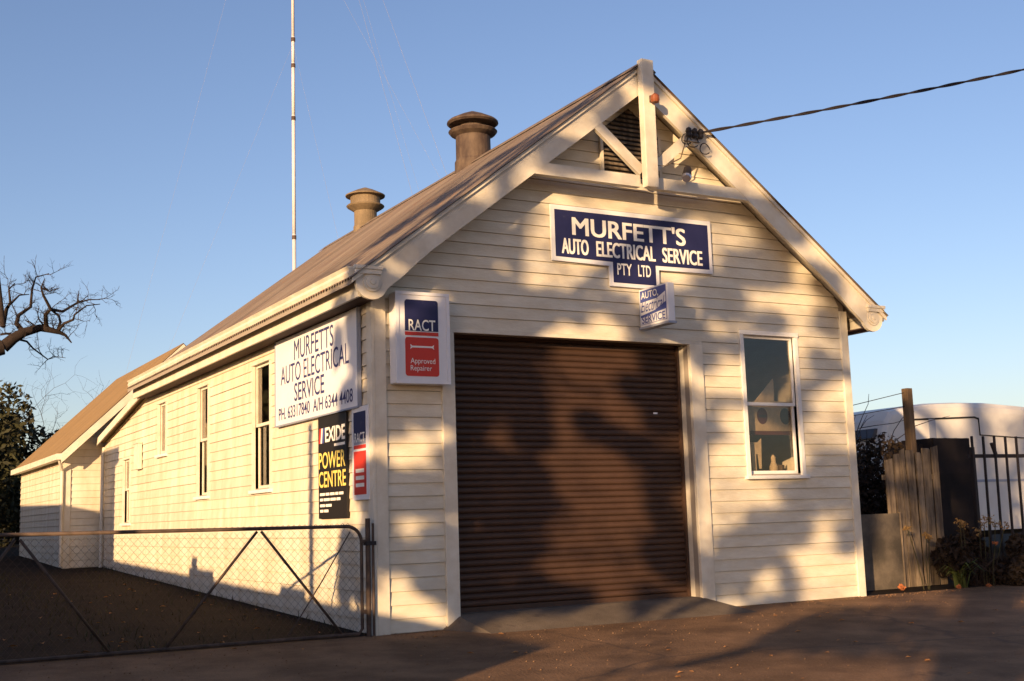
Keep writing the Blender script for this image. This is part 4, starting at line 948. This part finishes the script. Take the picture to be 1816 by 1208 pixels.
# ---------------------------------------------------------------- the neighbour's side of the lane (out of frame, casts the long shadows)
FX = -7.0; SK = TS / math.sin(R(SUN_A)); CT = 1 / math.tan(R(SUN_A))
g = thing('lane_fence', 'timber paling fence along the far side of the lane', 'fence', (FX, .5, ground_z(FX, .5)))
yf0 = -8.0
pl = MB().box(FX, FX + .02, 0, .146, -2.0, 0).build('paling', 'grey_wood', g); first = True
k = 0
while True:
    y = yf0 + k * .15; k += 1
    if y > 8.3: break
    yw = y + 7 * CT; zt = .075 + .025 * yw + SK * 7
    if 2.1 < yw < 2.9: zt += .10
    if 5.9 < yw < 7.3: zt += .13
    if 6.85 < yw < 7.1: zt += .16
    if first: pl.location = (0, y, zt); first = False
    else: inst(pl, 'paling', g, (0, y, zt + rnd.uniform(-.006, .006)))
for y in range(-8, 9, 2): MB().box(FX - .11, FX - .012, y, y + .1, -1.0, 1.1 + .03 * y).build('post', 'grey_wood', g)
g = thing('outbuilding', "neighbour's brick outbuilding with a stout chimney across the lane", 'outbuilding', (-9.5, 14, ground_z(-9, 14)))
zc = 2.55 + SK * 7; zl = 1.33 + SK * 6.8
y1, y2 = 13.0 - 7 * CT, 14.3 - 7 * CT
ya, yb = 13.05 - 6.8 * CT, 14.25 - 7.1 * CT
MB().box(-7.1, -6.8, ya, yb, -.2, zc - .30).build('chimney', 'brick', g); MB().box(-7.1, -6.78, ya - .32, yb, zc - .299, zc).build('chimney_cap', 'brick', g)
MB().box(-12, -6.86, y2 + .01, y2 + 9, -.2, zl - .12).build('wall', 'brick', g)
MB().hexa([(-12.3, y2 + .02, zl - .5), (-6.7, y2 + .02, zl - .10), (-6.7, y2 + 9.2, zl + .08), (-12.3, y2 + 9.2, zl - .3), (-12.3, y2 + .02, zl - .4), (-6.7, y2 + .02, zl), (-6.7, y2 + 9.2, zl + .18), (-12.3, y2 + 9.2, zl - .2)]).build('roof', 'roof', g)
g = thing('lane_pole', 'slim timber pole beside the lane fence', 'pole', (-6.75, 1.9 - 6.75 * CT, -.3))
MB().tube([(-6.75, 1.9 - 6.75 * CT, -.5), (-6.75, 1.9 - 6.75 * CT, 3.6)], [.07, .055], 10).build('shaft', 'pole_wood', g)

# ---------------------------------------------------------------- street tree behind the camera (dappled shade on the front)
S0 = 15.0
def shp(x, z, ds=0.0):       # the point of the tree whose shadow falls on the front wall at (x, z)
    s = S0 + ds; u = x * SU.x
    p = SU * u + SH * s; p.z = z + TS * (s + x * math.sin(R(SUN_A))); return p
tx = 9.6; base = shp(tx, 0); base.z = ground_z(base.x, base.y)
g = thing('street_tree', 'spreading street tree with half-bare limbs across the road', 'tree', tuple(base))
fork = shp(9.2, -1.0)
b = MB(); b.tube([base - Vector((0, 0, .4)), base + Vector((0, 0, .5)), base.lerp(fork, .55) + Vector((.1, .1, 0)), fork, shp(9.0, 2.0, .5), shp(8.7, 4.5, 1), shp(9.2, 7.5, .5)], [.55, .40, .34, .33, .26, .18, .08], 10)
b.build('trunk', 'bark', g, smooth=True)
LIMB = [([(9.2, -1.0, 0), (8.0, 1.2, -.5), (6.8, 1.6, -1), (5.96, 1.14, -1.3), (5.36, .67, -1.5), (4.53, .16, -1.8), (3.9, -.3, -2)], .15, .05),
        ([(9.05, 1.2, .3), (7.6, 2.6, 1), (6.5, 2.75, 1.4), (5.5, 2.25, 1.6), (4.5, 2.35, 2), (4.15, 1.4, 2.2), (3.85, .2, 2.4)], .16, .06),
        ([(9.0, 2.0, .5), (7.6, 3.9, 1.2), (6.2, 4.65, 1.0), (5.3, 4.2, .6), (4.75, 3.8, .3), (4.25, 3.1, 0), (3.75, 2.75, -.3)], .15, .06),
        ([(8.7, 4.5, 1), (6.8, 6.6, 1.5), (4.6, 7.0, 2.0), (2.4, 5.9, 2.2), (1.2, 4.8, 2.0), (.3, 3.8, 1.8), (-.4, 2.8, 1.6)], .15, .06),
        ([(6.2, 4.65, 1.0), (4.3, 4.75, -.5), (2.6, 3.55, -1.5), (1.5, 2.7, -1.8), (.9, 1.6, -2), (.7, .7, -2)], .12, .05),
        ([(2.4, 5.9, 2.2), (1.9, 4.6, 2.6), (1.7, 3.3, 2.8), (1.75, 1.8, 3), (1.9, .6, 3)], .11, .05),
        ([(2.4, 5.9, 2.2), (.8, 5.8, 2.4), (-.6, 5.2, 2.6), (-1.8, 4.3, 2.6)], .09, .03),
        ([(9.3, -1.6, 0), (8.2, -1.0, -1), (6.7, -.95, -2), (5.6, -1.2, -2.5)], .14, .05),
        ([(9.3, -1.2, 0), (10.8, -.6, 1), (12.4, -.9, 2), (14, -1.2, 2.5)], .16, .06),
        ([(9.0, 2.0, .5), (10.6, 4.2, 0), (12.6, 5.6, -.6), (14.5, 6.0, -1)], .16, .05),
        ([(8.7, 4.5, 1), (10.2, 7.0, 2), (11.5, 8.6, 2.4)], .12, .04)]
b = MB(); tw = MB(); rn = random.Random(5)
for pts, r0, r1 in LIMB:
    P = [shp(*q) for q in pts]; n = len(P); b.tube(P, [r0 + (r1 - r0) * i / (n - 1) for i in range(n)], 7)
    for i in range(1, n):
        for _ in range(3): twigs(tw, P[i - 1].lerp(P[i], rn.random()), (rn.gauss(0, .6), rn.gauss(0, .6), rn.gauss(.1, .6)), rn.uniform(.6, 1.2), .022, 2, rn, .4, 3)
b.build('limb', 'bark', g, smooth=True); stuff(tw.build('twigs', 'bark', g))
def cover(x, z):
    if z > 4.7 + .3 * math.sin(x * 3): return .22
    if 4.85 < x < 5.9 and 1.35 < z < 3.1: return .25
    if 1.95 < x < 3.15 and .35 < z < 2.95: return .12
    if x < 1.95 and z < .35: return .9 if x > .75 else .1
    if x < 2.0 and z < 3.0: return .97 if x > .7 else .8
    if 3.15 <= x < 4.0 and z < 2.7: return .97
    if x < 2.4: return .48
    if z < 3.2: return .30 if z > 1.8 else .18
    return .22
CL = []
rg = random.Random(9); zz = .0
while zz < 6.0:
    xx = -.9
    while xx < 7.0:
        jx, jz = xx + rg.uniform(-.2, .2), zz + rg.uniform(-.16, .16)
        if jz < 6.1 - .7 * abs(jx - 3.6) + .4 and rg.random() < cover(jx, jz): 
            if 2.4 < jx or jz > 3.1:
                for _ in range(2): CL.append((jx + rg.uniform(-.2, .2), jz + rg.uniform(-.14, .14), rg.uniform(.1, .24), rg.uniform(.07, .17), 26))
            else: CL.append((jx, jz, rg.uniform(.2, .36), rg.uniform(.14, .26), 62))
        xx += .5
    zz += .34
CL += [(4.45, .2, .35, .28, 70), (4.9, .5, .35, .24, 80), (5.4, .78, .4, .24, 80), (5.95, 1.15, .4, .22, 80), (6.5, 1.45, .4, .22, 80), (4.7, 3.65, .3, .24, 60), (5.2, 4.0, .35, .2, 60), (5.8, 4.35, .35, .2, 60),
       (.95, 3.65, .35, .25, 70), (1.45, 4.05, .3, .2, 60), (2.6, 4.95, .3, .2, 50), (0, 5.2, .6, .3, 80), (-1, 4.9, .6, .3, 70), (.8, 5.7, .6, .3, 60), (-1.6, 4.2, .5, .3, 50),
       (6.8, -.95, .6, .22, 90), (7.6, -.9, 1.0, .4, 200), (9.5, .4, 1.6, 1.1, 480), (11.5, .2, 1.8, 1.2, 460), (13.5, -.6, 1.5, 1.0, 280), (8.6, 1.9, 1.2, .9, 260), (11, 3, 2, 1.4, 350), (10, 6, 2, 1.5, 250), (7, 6.4, 1.5, .7, 120), (4.4, 6.9, 1.2, .6, 80), (9.8, -1.45, 1.0, .28, 170)]
b = MB()
for (x, z, rx, rz, n) in CL:
    c0 = shp(x, z, rn.uniform(-1.5, 1.5)); tmp = MB(); leaf_cloud(tmp, (0, 0, 0), 1, 1, 1, int(n * 2.4), .07 / max(.4, rz), .15 / max(.4, rz), shell=0, rn=rn)
    for i in range(0, len(tmp.v), 4):
        q = [Vector(tmp.v[i + j]) for j in range(4)]; cc = sum(q, Vector()) / 4
        P = c0 + SU * (cc.x * rx * SU.x * 1.5) + SH * (cc.y * .8) + Vector((0, 0, cc.z * rz)); k = len(b.v)
        for v_ in q: b.v.append(tuple(P + (v_ - cc) * max(.4, rz)))
        b.f.append((k, k + 1, k + 2, k + 3))
stuff(b.build('crown', 'autumn', g))
g = None
for o in list(bpy.data.objects):
    if '_b' in o.keys(): del o['_b']
